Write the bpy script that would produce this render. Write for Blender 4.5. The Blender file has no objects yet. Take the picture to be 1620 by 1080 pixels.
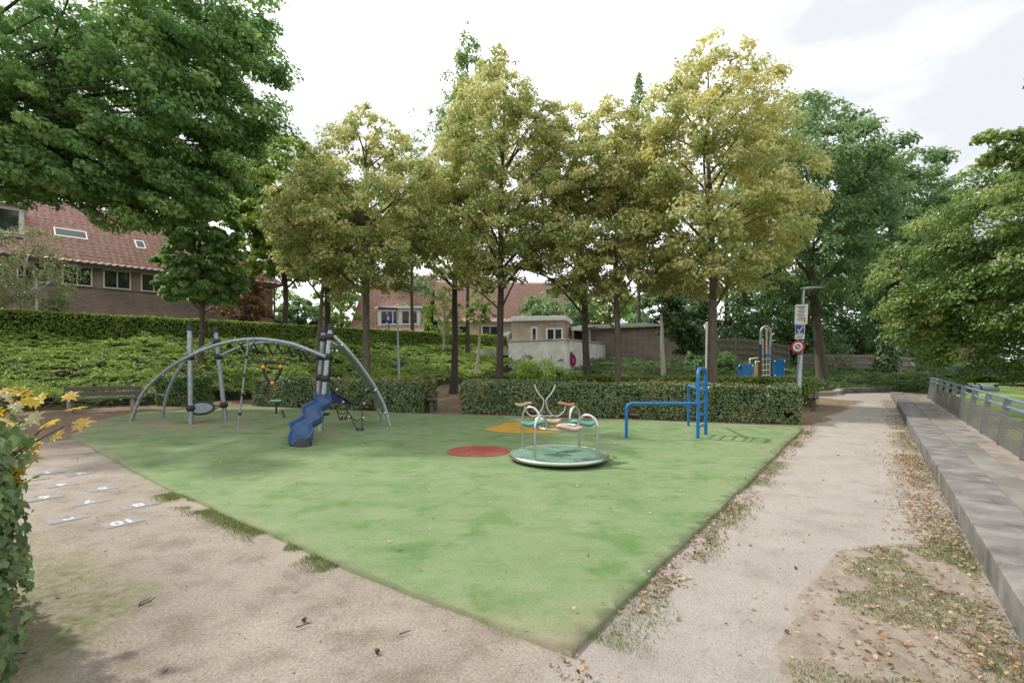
import bpy, bmesh, math, random
import numpy as np
from mathutils import Vector, Matrix
R = math.radians
rng = np.random.default_rng(7)
random.seed(7)
scene = bpy.context.scene
C = scene.collection

# ------------------------------------------------------------------ camera
HC, F, HY = 1.6, 790.0, 571.0            # eye height, focal length in photo pixels, horizon row
cam_d = bpy.data.cameras.new('camera'); cam = bpy.data.objects.new('camera', cam_d); C.objects.link(cam)
cam.location = (0, 0, HC); cam.rotation_euler = (R(90), 0, 0)
cam_d.sensor_width = 36; cam_d.lens = F/1620*36; cam_d.shift_y = (HY-540)/1620
cam_d.clip_start = 0.05; cam_d.clip_end = 2000
scene.camera = cam
# ------------------------------------------------------------------ sky, sun, exposure
SUN_AZ = math.atan2(0.50, -0.86)          # direction towards the sun in plan
SUN_EL = R(49)
w = bpy.data.worlds.new('World'); scene.world = w; w.use_nodes = True
nt = w.node_tree; nt.nodes.clear()
out = nt.nodes.new('ShaderNodeOutputWorld'); mixs = nt.nodes.new('ShaderNodeMixShader')
sky = nt.nodes.new('ShaderNodeTexSky'); sky.sky_type = 'NISHITA'; sky.sun_disc = False
sky.sun_elevation = SUN_EL; sky.sun_rotation = math.pi/2 - SUN_AZ
b1 = nt.nodes.new('ShaderNodeBackground'); b1.inputs[1].default_value = 0.12
b2 = nt.nodes.new('ShaderNodeBackground'); b2.inputs[1].default_value = 0.90
tc = nt.nodes.new('ShaderNodeTexCoord'); mp = nt.nodes.new('ShaderNodeMapping'); mp.inputs['Scale'].default_value = (1, 1, 2.6)
n1 = nt.nodes.new('ShaderNodeTexNoise'); n1.inputs['Scale'].default_value = 2.1; n1.inputs['Detail'].default_value = 5; n1.inputs['Roughness'].default_value = .5
r1 = nt.nodes.new('ShaderNodeValToRGB')
r1.color_ramp.elements[0].position = .34; r1.color_ramp.elements[0].color = (.44, .452, .468, 1)
r1.color_ramp.elements[1].position = .66; r1.color_ramp.elements[1].color = (.97, .98, 1.0, 1)
r2 = nt.nodes.new('ShaderNodeMapRange'); r2.inputs[1].default_value = .25; r2.inputs[2].default_value = .6; r2.inputs[3].default_value = .97; r2.inputs[4].default_value = 1.0
L = nt.links.new
L(tc.outputs['Generated'], mp.inputs[0]); L(mp.outputs[0], n1.inputs[0]); L(n1.outputs[0], r1.inputs[0]); L(n1.outputs[0], r2.inputs[0])
L(r1.outputs[0], b2.inputs[0]); L(sky.outputs[0], b1.inputs[0])
L(r2.outputs[0], mixs.inputs[0]); L(b1.outputs[0], mixs.inputs[1]); L(b2.outputs[0], mixs.inputs[2]); L(mixs.outputs[0], out.inputs[0])
sd = bpy.data.lights.new('sun', 'SUN'); sd.energy = 2.0; sd.angle = R(1.6); sd.color = (1, .95, .86)
so = bpy.data.objects.new('sun', sd); C.objects.link(so)
sdir = Vector((math.cos(SUN_EL)*math.cos(SUN_AZ), math.cos(SUN_EL)*math.sin(SUN_AZ), math.sin(SUN_EL)))
so.rotation_euler = sdir.to_track_quat('Z', 'Y').to_euler(); so.location = (-20, 12, 30)
vs = scene.view_settings; vs.view_transform = 'Standard'; vs.look = 'None'; vs.exposure = 1.15; vs.gamma = 1
scene.cycles.max_bounces = 8; scene.cycles.diffuse_bounces = 4; scene.cycles.transmission_bounces = 4; scene.cycles.transparent_max_bounces = 4
try: scene.cycles.use_denoising = True
except Exception: pass

# ------------------------------------------------------------------ helpers
def at(px, py, Y): return Vector(((px-810)/F*Y, Y, HC+(HY-py)/F*Y))      # a point of the place at depth Y
def G(px, py, z=0.0):                                                     # a point of the place on the level z
    Y = F*(HC-z)/(py-HY); return Vector(((px-810)/F*Y, Y, z))
def mat(name, col, rough=.7, var=.25, scale=6, bump=0, bscale=40, metal=0, spec=.4, col2=None, detail=4, stretch=None, coords='Object'):
    m = bpy.data.materials.new(name); m.use_nodes = True; t = m.node_tree; p = t.nodes['Principled BSDF']
    p.inputs['Roughness'].default_value = rough; p.inputs['Metallic'].default_value = metal
    p.inputs['Specular IOR Level'].default_value = spec
    tcn = t.nodes.new('ShaderNodeTexCoord'); src = tcn.outputs[coords]
    if stretch:
        mm = t.nodes.new('ShaderNodeMapping'); mm.inputs['Scale'].default_value = stretch; t.links.new(src, mm.inputs[0]); src = mm.outputs[0]
    n = t.nodes.new('ShaderNodeTexNoise'); n.inputs['Scale'].default_value = scale; n.inputs['Detail'].default_value = detail; n.inputs['Roughness'].default_value = .6
    t.links.new(src, n.inputs[0])
    rp = t.nodes.new('ShaderNodeValToRGB'); a = Vector(col); b = Vector(col2) if col2 else a*(1+var)
    if not col2: a = a*(1-var)
    rp.color_ramp.elements[0].position = .32; rp.color_ramp.elements[1].position = .68
    rp.color_ramp.elements[0].color = (*a, 1); rp.color_ramp.elements[1].color = (*b, 1)
    t.links.new(n.outputs[0], rp.inputs[0]); t.links.new(rp.outputs[0], p.inputs['Base Color'])
    if bump:
        n2 = t.nodes.new('ShaderNodeTexNoise'); n2.inputs['Scale'].default_value = bscale; n2.inputs['Detail'].default_value = 5
        t.links.new(src, n2.inputs[0]); bp = t.nodes.new('ShaderNodeBump'); bp.inputs['Strength'].default_value = bump; bp.inputs['Distance'].default_value = .02
        t.links.new(n2.outputs[0], bp.inputs['Height']); t.links.new(bp.outputs[0], p.inputs['Normal'])
    return m
def leaf_mat(name, cols, transl=.32, rough=.5, spec=.35):
    m = bpy.data.materials.new(name); m.use_nodes = True; t = m.node_tree; p = t.nodes['Principled BSDF']
    p.inputs['Roughness'].default_value = rough; p.inputs['Specular IOR Level'].default_value = spec
    a = t.nodes.new('ShaderNodeAttribute'); a.attribute_name = 'tint'
    rp = t.nodes.new('ShaderNodeValToRGB'); e = rp.color_ramp.elements
    while len(e) < len(cols): e.new(.5)
    for i, c in enumerate(cols): e[i].position = i/(len(cols)-1); e[i].color = (*c, 1)
    t.links.new(a.outputs['Fac'], rp.inputs[0]); t.links.new(rp.outputs[0], p.inputs['Base Color'])
    tr = t.nodes.new('ShaderNodeBsdfTranslucent'); mx = t.nodes.new('ShaderNodeMixShader'); mx.inputs[0].default_value = transl
    hs = t.nodes.new('ShaderNodeHueSaturation'); hs.inputs['Value'].default_value = 1.35; hs.inputs['Saturation'].default_value = 1.1
    t.links.new(rp.outputs[0], hs.inputs['Color']); t.links.new(hs.outputs[0], tr.inputs[0])
    t.links.new(p.outputs[0], mx.inputs[1]); t.links.new(tr.outputs[0], mx.inputs[2]); t.links.new(mx.outputs[0], t.nodes['Material Output'].inputs[0])
    return m
class MB:
    def __init__(s): s.v = []; s.f = []; s.sm = []
    def add(s, vs_, fs, smooth=False):
        o = len(s.v); s.v += [tuple(x) for x in vs_]; s.f += [tuple(i+o for i in f) for f in fs]; s.sm += [smooth]*len(fs); return s
    def box(s, c, d, M=None, ch=0):
        x, y, z = d[0]/2, d[1]/2, d[2]/2
        if ch:
            bm = bmesh.new(); bmesh.ops.create_cube(bm, size=1); bmesh.ops.scale(bm, vec=d, verts=bm.verts)
            bmesh.ops.bevel(bm, geom=bm.edges, offset=ch, segments=1, affect='EDGES'); bm.verts.index_update()
            V = [v.co.copy() for v in bm.verts]; Fs = [[v.index for v in f.verts] for f in bm.faces]; bm.free()
        else:
            V = [Vector((i, j, k)) for i in (-x, x) for j in (-y, y) for k in (-z, z)]
            Fs = [(0,1,3,2),(4,6,7,5),(0,4,5,1),(2,3,7,6),(0,2,6,4),(1,5,7,3)]
        if M is not None: V = [M @ v for v in V]
        return s.add([v+Vector(c) for v in V], Fs)
    def beam(s, a, b, wd, ht, ch=0, up=Vector((0,0,1))):
        a, b = Vector(a), Vector(b); d = b-a; l = d.length; d.normalize()
        sd_ = d.cross(up).normalized() if abs(d.dot(up)) < .99 else Vector((1,0,0)); u2 = sd_.cross(d)
        M = Matrix((d, sd_, u2)).transposed()
        return s.box((a+b)/2, (l, wd, ht), M, ch)
    def tube(s, pts, r, seg=10, cap=True, closed=False):
        P = [Vector(p) for p in pts]; n = len(P); rr = [r]*n if not hasattr(r, '__len__') else list(r)
        V = []; prev = None
        for i in range(n):
            if closed: t = P[(i+1) % n]-P[i-1]
            else: t = P[min(i+1, n-1)]-P[max(i-1, 0)]
            t.normalize()
            if prev is None:
                prev = t.cross(Vector((0,0,1)) if abs(t.z) < .9 else Vector((1,0,0))).normalized()
            prev = (prev-t*prev.dot(t)).normalized(); q = t.cross(prev)
            for k in range(seg):
                a = 2*math.pi*k/seg; V.append(P[i]+(prev*math.cos(a)+q*math.sin(a))*rr[i])
        Fs = []
        for i in range(n if closed else n-1):
            j = (i+1) % n
            for k in range(seg):
                k2 = (k+1) % seg; Fs.append((i*seg+k, i*seg+k2, j*seg+k2, j*seg+k))
        s.add(V, Fs, True)
        if cap and not closed:
            s.add(V[:seg], [tuple(range(seg))[::-1]]); s.add(V[-seg:], [tuple(range(seg))])
        return s
    def lathe(s, prof, c=(0,0,0), seg=32, smooth=True, M=None):
        V = []; n = len(prof)
        for r_, z_ in prof:
            for k in range(seg):
                a = 2*math.pi*k/seg; p = Vector((r_*math.cos(a), r_*math.sin(a), z_))
                if M is not None: p = M @ p
                V.append(p+Vector(c))
        Fs = [(i*seg+k, i*seg+(k+1)%seg, (i+1)*seg+(k+1)%seg, (i+1)*seg+k) for i in range(n-1) for k in range(seg)]
        s.add(V, Fs, smooth); s.add(V[:seg], [tuple(range(seg))[::-1]]); s.add(V[-seg:], [tuple(range(seg))]); return s
    def ball(s, c, r, seg=12):
        return s.lathe([(r*math.sin(math.pi*i/8)+.0005, -r*math.cos(math.pi*i/8)) for i in range(9)], c, seg)
    def prism(s, poly, z0, z1):
        n = len(poly); V = [(p[0], p[1], z0) for p in poly]+[(p[0], p[1], z1) for p in poly]
        return s.add(V, [tuple(range(n))[::-1], tuple(range(n, 2*n))]+[(i, (i+1)%n, n+(i+1)%n, n+i) for i in range(n)])
    def build(s, name, m, parent=None):
        me = bpy.data.meshes.new(name); me.from_pydata(s.v, [], s.f); me.polygons.foreach_set('use_smooth', s.sm); me.update()
        if m: me.materials.append(m)
        return link(bpy.data.objects.new(name, me), parent)
def link(o, parent=None):
    C.objects.link(o); o.parent = parent; return o
def tag(o, label, cat=None, group=None, kind=None):
    if label: o['label'] = label
    if cat: o['category'] = cat
    if group: o['group'] = group
    if kind: o['kind'] = kind
    return o
def thing(name, label, cat, loc=(0,0,0), rz=0, group=None):
    o = bpy.data.objects.new(name, None); C.objects.link(o); o.location = loc; o.rotation_euler = (0,0,rz); o.empty_display_size = .2
    return tag(o, label, cat, group)
def np_mesh(name, V, Fi, m, parent=None, tint=None, k=3, smooth=False):
    me = bpy.data.meshes.new(name); nf = len(Fi)
    me.vertices.add(len(V)); me.vertices.foreach_set('co', np.ascontiguousarray(V, np.float32).ravel())
    me.loops.add(nf*k); me.loops.foreach_set('vertex_index', np.ascontiguousarray(Fi, np.int32).ravel())
    me.polygons.add(nf); me.polygons.foreach_set('loop_start', np.arange(nf, dtype=np.int32)*k)
    me.polygons.foreach_set('use_smooth', np.full(nf, smooth))
    me.update(calc_edges=True)
    if tint is not None:
        a = me.attributes.new('tint', 'FLOAT', 'FACE'); a.data.foreach_set('value', np.ascontiguousarray(tint, np.float32))
    if m: me.materials.append(m)
    return link(bpy.data.objects.new(name, me), parent)
def cr(pts, n=6):
    P = [Vector(p) for p in pts]; P = [2*P[0]-P[1]]+P+[2*P[-1]-P[-2]]; o = []
    for i in range(1, len(P)-2):
        for j in range(n):
            t = j/n; a, b, c, d = P[i-1:i+3]
            o.append(.5*((2*b)+(c-a)*t+(2*a-5*b+4*c-d)*t*t+(3*b-a-3*c+d)*t**3))
    return o+[P[-2]]
_lat = {}
def vnoise(x, y, seed=0):
    if seed not in _lat: _lat[seed] = np.random.default_rng(100+seed).random((257, 257))
    g = _lat[seed]; x = np.asarray(x, float)+1000; y = np.asarray(y, float)+1000
    xi = np.floor(x).astype(int); yi = np.floor(y).astype(int); fx = x-xi; fy = y-yi
    fx = fx*fx*(3-2*fx); fy = fy*fy*(3-2*fy); a = xi % 256; b = yi % 256
    return (g[a,b]*(1-fx)+g[a+1,b]*fx)*(1-fy)+(g[a,b+1]*(1-fx)+g[a+1,b+1]*fx)*fy
def fbm(x, y, seed=0, o=3): return sum(vnoise(np.asarray(x)*2**i, np.asarray(y)*2**i, seed+i)/2**i for i in range(o))/sum(1/2**i for i in range(o))
def S(t): t = np.clip(t, 0, 1); return t*t*(3-2*t)
def inpoly(x, y, poly):
    r = np.zeros(np.shape(x), bool); n = len(poly)
    for i in range(n):
        x1, y1 = poly[i][:2]; x2, y2 = poly[(i+1)%n][:2]
        if y1 == y2: continue
        c = ((y1 > y) != (y2 > y)) & (x < (x2-x1)*(y-y1)/(y2-y1)+x1); r ^= c
    return r
# leaf templates: (verts, tris)
T_DIA = (np.array([[0,-.5,0],[.36,-.02,.09],[0,.5,-.05],[-.36,-.02,.09]]), np.array([[0,1,2],[0,2,3]]))
T_LONG = (np.array([[0,-.5,0],[.17,.05,.05],[0,.5,-.1],[-.17,.05,.05]]), np.array([[0,1,2],[0,2,3]]))
T_LOB = (np.array([[0,-.5,0],[.3,-.28,.05],[.42,.1,.1],[0,.55,-.08],[-.42,.1,.1],[-.3,-.28,.05]]), np.array([[0,1,2],[0,2,3],[0,3,4],[0,4,5]]))
_mp = [(0,-.42,0),(.12,-.30,.01),(.34,-.40,-.03),(.30,-.18,.03),(.55,-.02,-.04),(.28,.08,.04),(.36,.34,-.03),(.13,.24,.03),(0,.58,-.06)]
_mv = np.array([(0,-.1,.0)]+_mp+[(-x, y, z) for x, y, z in _mp[1:-1][::-1]])
T_MAPLE = (_mv, np.array([[0, i, i % (len(_mv)-1)+1] for i in range(1, len(_mv))]))
_ip = [(0,-.4,0),(.25,-.45,-.02),(.45,-.1,-.05),(.25,.05,.04),(0,.55,-.05)]
_iv = np.array([(0,-.1,.04)]+_ip+[(-x, y, z) for x, y, z in _ip[1:-1][::-1]])
T_IVY = (_iv, np.array([[0, i, i % (len(_iv)-1)+1] for i in range(1, len(_iv))]))
def leaves(name, P, N, size, tint, m, parent=None, T=T_DIA, tang=None, rg=rng):
    n = len(P); N = N/np.maximum(np.linalg.norm(N, axis=1, keepdims=True), 1e-6)
    t = rg.normal(size=(n,3)) if tang is None else tang
    t = t-N*(t*N).sum(1, keepdims=True); t /= np.maximum(np.linalg.norm(t, axis=1, keepdims=True), 1e-6); b = np.cross(t, N)
    tv, tf = T; k = len(tv); s_ = np.broadcast_to(np.asarray(size, float), (n,))[:, None, None]
    V = P[:, None, :]+s_*(tv[None,:,0:1]*b[:,None,:]+tv[None,:,1:2]*t[:,None,:]+tv[None,:,2:3]*N[:,None,:])
    Fi = (np.arange(n)[:,None,None]*k+tf[None]).reshape(-1,3)
    return np_mesh(name, V.reshape(-1,3), Fi, m, parent, np.repeat(np.clip(tint, 0, 1), len(tf)))

# ------------------------------------------------------------------ materials
M = {}
M['galv'] = mat('galvanised', (.30,.33,.345), .42, .22, 14, metal=.65)
M['steel'] = mat('brushed_steel', (.55,.55,.53), .28, .12, 30, metal=1)
M['dkgrey'] = mat('black_rubber', (.025,.026,.03), .6, .3, 20)
M['greyp'] = mat('grey_paint', (.20,.23,.24), .45, .18, 10)
M['greenp'] = mat('grey_green_panel', (.13,.18,.16), .5, .2, 8)
M['rope'] = mat('dark_rope', (.035,.035,.038), .9, .4, 90)
M['blue'] = mat('blue_paint', (.012,.135,.36), .35, .2, 12)
M['slide'] = mat('blue_plastic', (.028,.075,.18), .32, .25, 9, spec=.5)
M['navy'] = mat('navy_rubber', (.02,.04,.10), .55, .2, 14)
M['yellow'] = mat('yellow_plastic', (.75,.40,.02), .45, .15, 9)
M['mint'] = mat('mint_plastic', (.22,.45,.36), .5, .15, 9)
M['teal'] = mat('teal_seat', (.09,.25,.21), .45, .2, 9)
M['tan'] = mat('tan_seat', (.45,.34,.22), .5, .2, 9)
M['pink'] = mat('faded_pink_seat', (.42,.29,.25), .5, .2, 9)
M['brownseat'] = mat('reddish_brown_seat', (.34,.17,.12), .5, .2, 9)
M['deck'] = mat('green_rubber_deck', (.10,.185,.125), .8, .28, 5, bump=.3, bscale=150)
M['wood'] = mat('weathered_wood', (.085,.075,.065), .85, .4, 9, bump=.4, bscale=25, stretch=(1,8,8))
M['concrete'] = mat('bench_concrete', (.30,.27,.22), .85, .25, 12, bump=.4, bscale=60)
M['tile'] = mat('grey_rubber_tile', (.165,.17,.19), .9, .2, 11, bump=.3, bscale=120, col2=(.25,.225,.20)); M['numeral'] = mat('worn_white_paint', (.40,.39,.37), .8, .2, 30, col2=(.56,.55,.53))
M['white'] = mat('white_paint', (.62,.62,.60), .55, .06, 6)
M['render'] = mat('white_render', (.68,.67,.63), .85, .14, 2.2, bump=.25, bscale=30, detail=7)
M['coping'] = mat('grey_coping', (.33,.32,.29), .8, .2, 5)
M['glass'] = mat('window_glass', (.018,.024,.024), .06, .3, 1.5, spec=.8)
M['darkframe'] = mat('dark_green_frame', (.012,.018,.017), .4, .1, 6)
M['cream'] = mat('cream_trim', (.72,.67,.57), .6, .08, 6)
M['gutter'] = mat('dark_gutter', (.03,.035,.038), .4, .1, 5)
M['bark'] = mat('bark', (.075,.06,.042), .9, .4, 7, bump=.9, bscale=16, stretch=(2,2,.5), col2=(.155,.13,.09))
M['barkdk'] = mat('dark_bark', (.045,.036,.028), .9, .4, 7, bump=.9, bscale=16, stretch=(2,2,.5), col2=(.095,.075,.056))
M['barkpale'] = mat('pale_birch_bark', (.42,.38,.33), .8, .3, 9, bump=.4, stretch=(1,1,3))
M['twig'] = mat('twig', (.06,.048,.036), .9, .4, 20)
M['cone'] = mat('dry_cone', (.10,.07,.045), .9, .4, 60)
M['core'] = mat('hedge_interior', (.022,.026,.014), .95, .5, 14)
M['fence'] = mat('fence_board', (.19,.165,.125), .85, .35, 5, bump=.3, stretch=(1,1,8))
M['pinkbrick'] = mat('far_brick', (.33,.22,.155), .85, .2, 8)
M['kerb'] = mat('kerb_stone', (.150,.143,.132), .85, .48, 3.4, bump=.5, bscale=90, detail=8)
M['slab'] = mat('paving_slab', (.175,.162,.145), .85, .35, 1.6, bump=.5, bscale=80, detail=8)
M['redpave'] = mat('pinkish_brick_paving', (.235,.20,.172), .9, .25, 3, bump=.5, bscale=60, detail=8)
M['rail'] = mat('blue_grey_rail', (.20,.28,.40), .4, .15, 6, metal=.3)
M['slat'] = mat('grey_slat', (.20,.197,.192), .45, .15, 6, metal=.5)
M['vanpaint'] = mat('silver_van', (.30,.33,.38), .3, .05, 3, metal=.4)
M['tyre'] = mat('tyre', (.02,.02,.02), .8, .2, 20)
M['redlight'] = mat('red_lens', (.4,.02,.015), .25, .1, 20)
M['magenta'] = mat('magenta_spray', (.25,.012,.09), .7, .3, 12)
M['blackspray'] = mat('black_spray', (.03,.03,.035), .8, .3, 12)
M['signwhite'] = mat('sign_white', (.72,.72,.70), .4, .05, 6)
M['signblue'] = mat('sign_blue', (.015,.06,.22), .4, .08, 6)
M['signred'] = mat('sign_red', (.45,.02,.02), .4, .08, 6)
M['print'] = mat('sign_print', (.16,.16,.17), .5, .1, 6)
M['orange'] = mat('roof_pantile', (.34,.175,.135), .65, .3, 5, col2=(.56,.37,.31), bump=.2)
def brick_mat(name, c1, c2, mort, bw=.24, bh=.085):
    m = bpy.data.materials.new(name); m.use_nodes = True; t = m.node_tree; p = t.nodes['Principled BSDF']; p.inputs['Roughness'].default_value = .9
    tcn = t.nodes.new('ShaderNodeTexCoord'); sp = t.nodes.new('ShaderNodeSeparateXYZ'); cb = t.nodes.new('ShaderNodeCombineXYZ'); ad = t.nodes.new('ShaderNodeMath')
    t.links.new(tcn.outputs['Object'], sp.inputs[0]); t.links.new(sp.outputs[0], ad.inputs[0]); t.links.new(sp.outputs[1], ad.inputs[1])
    t.links.new(ad.outputs[0], cb.inputs[0]); t.links.new(sp.outputs[2], cb.inputs[1])
    b = t.nodes.new('ShaderNodeTexBrick'); b.inputs['Scale'].default_value = 1; b.inputs['Brick Width'].default_value = bw; b.inputs['Row Height'].default_value = bh
    b.inputs['Mortar Size'].default_value = .012; b.inputs['Color1'].default_value = (*c1,1); b.inputs['Color2'].default_value = (*c2,1); b.inputs['Mortar'].default_value = (*mort,1)
    t.links.new(cb.outputs[0], b.inputs[0])
    n = t.nodes.new('ShaderNodeTexNoise'); n.inputs['Scale'].default_value = .8; n.inputs['Detail'].default_value = 5; t.links.new(tcn.outputs['Object'], n.inputs[0])
    mr = t.nodes.new('ShaderNodeMapRange'); mr.inputs[1].default_value = .3; mr.inputs[2].default_value = .7; mr.inputs[3].default_value = .75; mr.inputs[4].default_value = 1.2; t.links.new(n.outputs[0], mr.inputs[0])
    mx = t.nodes.new('ShaderNodeMix'); mx.data_type = 'RGBA'; mx.blend_type = 'MULTIPLY'; mx.inputs[0].default_value = 1
    t.links.new(b.outputs[0], mx.inputs[6]); t.links.new(mr.outputs[0], mx.inputs[7]); t.links.new(mx.outputs[2], p.inputs['Base Color'])
    bp = t.nodes.new('ShaderNodeBump'); bp.inputs['Strength'].default_value = .6; bp.inputs['Distance'].default_value = .01; t.links.new(b.outputs['Fac'], bp.inputs['Height']); bp.invert = True
    t.links.new(bp.outputs[0], p.inputs['Normal'])
    return m
M['brick'] = brick_mat('brown_brick', (.29,.19,.145), (.19,.125,.10), (.33,.29,.25))
M['brickdk'] = brick_mat('dark_brown_brick', (.21,.155,.12), (.14,.105,.085), (.24,.215,.19))
M['brickyel'] = brick_mat('buff_brick', (.44,.34,.25), (.36,.27,.19), (.45,.40,.33))
LM = {}
LM['linden'] = leaf_mat('golden_green_leaf', [(0.133,0.213,0.072),(0.268,0.322,0.103),(0.425,0.432,0.163),(0.565,0.549,0.292),(0.618,0.535,0.103)], .42)
LM['maple'] = leaf_mat('deep_green_leaf', [(0.112,0.211,0.077),(0.176,0.306,0.107),(0.278,0.409,0.147),(0.439,0.514,0.178)], .45)
LM['bright'] = leaf_mat('bright_green_leaf', [(0.099,0.183,0.035),(0.183,0.282,0.058),(0.282,0.363,0.081),(0.363,0.411,0.099)], .42)
LM['dark'] = leaf_mat('dark_green_leaf', [(0.072,0.144,0.057),(0.125,0.221,0.084),(0.209,0.309,0.130),(0.312,0.399,0.172)], .42)
LM['canal'] = leaf_mat('fresh_green_leaf', [(0.078,0.143,0.037),(0.132,0.212,0.051),(0.201,0.280,0.075),(0.308,0.348,0.109)], .40, .42, .5)
LM['pale'] = leaf_mat('pale_grey_green_leaf', [(0.128,0.162,0.064),(0.187,0.221,0.093),(0.255,0.272,0.128)], .35)
LM['rust'] = leaf_mat('rust_brown_leaf', [(.13,.12,.04),(.24,.15,.06),(.32,.17,.075)], .3)
LM['hedge'] = leaf_mat('glossy_hedge_leaf', [(0.057,0.103,0.031),(0.108,0.167,0.053),(0.189,0.244,0.095),(0.316,0.244,0.127),(0.455,0.464,0.304)], .18, .36, .6)
LM['uphedge'] = leaf_mat('clipped_beech_leaf', [(0.087,0.145,0.029),(0.161,0.240,0.043),(0.262,0.341,0.066),(0.363,0.407,0.102)], .3)
LM['cover'] = leaf_mat('feathery_green_leaf', [(0.103,0.177,0.033),(0.190,0.286,0.059),(0.310,0.404,0.091),(0.414,0.489,0.122)], .28)
LM['coverdk'] = leaf_mat('feathery_dark_green_leaf', [(0.052,0.107,0.034),(0.095,0.164,0.052),(0.155,0.224,0.078),(0.241,0.293,0.121)], .25)
LM['ivy'] = leaf_mat('ivy_leaf', [(0.045,0.088,0.024),(0.080,0.141,0.043),(0.141,0.207,0.073),(0.229,0.303,0.133)], .2, .35, .5)
LM['yellowmaple'] = leaf_mat('autumn_maple_leaf', [(.14,.20,.03),(.32,.32,.03),(.50,.36,.04),(.52,.36,.17),(.36,.42,.25)], .4)
LM['litter'] = leaf_mat('fallen_leaf', [(.10,.055,.032),(.20,.115,.065),(.31,.20,.125),(.42,.33,.20)], .1, .8, .2)
LM['grass'] = leaf_mat('grass_blade', [(.05,.085,.018),(.10,.155,.028),(.17,.20,.05),(.24,.22,.09)], .3)

# ------------------------------------------------------------------ directions of the place
UP = Vector((.584,.811,0)); NP = Vector((.811,-.584,0))          # along the path; across it, to the canal
US = Vector((.679,.7345,0)); NS = Vector((-.7345,.679,0))        # along the street; up the bank
F0 = Vector((-15,17,0)); RAIL0 = Vector((7.44,7.42,0)); MAT0 = Vector((.33,2.72,0))
def dS(x, y): return (x-F0.x)*NS.x+(y-F0.y)*NS.y
def cR(x, y): return (x-RAIL0.x)*NP.x+(y-RAIL0.y)*NP.y
def eM(x, y): return (x-MAT0.x)*NP.x+(y-MAT0.y)*NP.y
def tP(x, y): return (x-MAT0.x)*UP.x+(y-MAT0.y)*UP.y
def canal(x, y):
    c = cR(x, y); c2 = (x-18.6)*.752-(y-22.7)*.659
    return (c > .14) & (c < 9.5) & ((y < 22.9) | (c2 > .1)) & (y < 130) & (y > -60)
def hT(x, y):
    x = np.asarray(x, float); y = np.asarray(y, float)
    h = np.maximum(2.3*S(dS(x, y)/9.8), (1.35-.8*S((x-17)/6))*S((y-26.0)/12)*S((30-x+.55*(y-26))/6)*S((cR(x,y)*-1+6)/8))
    return h*np.where(cR(x, y) > 3, 0, 1)
def hz(x, y): return float(hT(x, y))
MATP = [G(905,1035), G(700,957), G(500,878), G(385,826), G(270,775), G(180,728), G(112,690), G(150,668), G(205,655), G(300,648), G(400,644), G(560,650), G(735,657), G(1000,665), G(1262,675.5), G(1272,677)]
_mp = []
_er = np.random.default_rng(12)
for i in range(len(MATP)):
    a_, b_ = MATP[i], MATP[(i+1) % len(MATP)]; k_ = max(1, int((b_-a_).length/.22)); nn_ = Vector((-(b_-a_).y, (b_-a_).x, 0)).normalized()
    for j in range(k_):
        q_ = a_.lerp(b_, j/k_); w_ = float(fbm(q_.x*1.1, q_.y*1.1, 71)-.5)*.055+float(vnoise(q_.x*6, q_.y*6, 72)-.5)*.03; _mp.append(q_+nn_*w_)
MATP = _mp
mulch_polys = [
    [G(60,700), G(112,692), G(205,655), G(400,644), G(735,656), G(1262,675), (7.6,12.6), (14,20), (12,27), (-2,30), (-16,17), (-17,13)],
]
dirt_poly = [G(1252,1200), G(1250,990), G(1262,945), G(1318,880), G(1340,862), G(1440,860), G(1520,842), G(1600,980), G(1780,1200)]
moss_poly = [(-8,2), (-3.0,1), (-2.0,2.2), (-2.45,3.4), (-3.6,4.4), (-7,6)]
# ------------------------------------------------------------------ ground
def axis(lo, f0, f1, st, hi):
    a = [f0]; s_ = st
    while a[-1] > lo: s_ *= 1.22; a.append(a[-1]-s_)
    a = a[::-1]; a += list(np.arange(f0+st, f1, st)); s_ = st
    while a[-1] < hi: s_ *= 1.22; a.append(a[-1]+s_)
    return np.array(a)
xs = axis(-700, -13, 15, .12, 700); ys = axis(-300, 1.6, 20, .12, 900)
X, Yg = np.meshgrid(xs, ys, indexing='ij')
def blur(a, k=2):
    for _ in range(k):
        p = np.pad(a, 1, mode='edge'); a = (p[1:-1,1:-1]*2+p[:-2,1:-1]+p[2:,1:-1]+p[1:-1,:-2]+p[1:-1,2:])/6
    return a
jx = (fbm(X*1.3, Yg*1.3, 3)-.5)*.9; jy = (fbm(X*1.3, Yg*1.3, 9)-.5)*.9
zone = {}
e = eM(X+jx*.3, Yg+jy*.3)
zone['pale'] = blur(((e > -.1) & (e < 2.2) & (tP(X, Yg) > -.9)).astype(float), 4)
zone['mulch'] = blur(np.any([inpoly(X+jx*.7, Yg+jy*.7, p) for p in mulch_polys], axis=0).astype(float), 3)
zone['dirt'] = blur(inpoly(X+jx*.35, Yg+jy*.35, dirt_poly).astype(float), 1)
zone['moss'] = blur((inpoly(X+jx, Yg+jy, moss_poly)).astype(float), 6)
bed = (dS(X, Yg) > -.4) | ((Yg > 25.3) & (X > 4)) | (np.hypot(X, Yg) > 60)
zone['bed'] = blur(bed.astype(float), 2)
Z = hT(X, Yg)
near = S((22-Yg)/4)*(np.abs(X) < 15)
Z = Z+near*((fbm(X*.7, Yg*.7, 21)-.5)*.03+(fbm(X*4, Yg*4, 25)-.5)*.012)-near*.018
Z = Z-.006*zone['dirt']
nx, ny = X.shape
idx = np.arange(nx*ny).reshape(nx, ny)
quads = np.stack([idx[:-1,:-1], idx[1:,:-1], idx[1:,1:], idx[:-1,1:]], -1).reshape(-1,4)
fx = X.ravel()[quads].mean(1); fy = Yg.ravel()[quads].mean(1)
quads = quads[~canal(fx, fy)]
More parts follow.
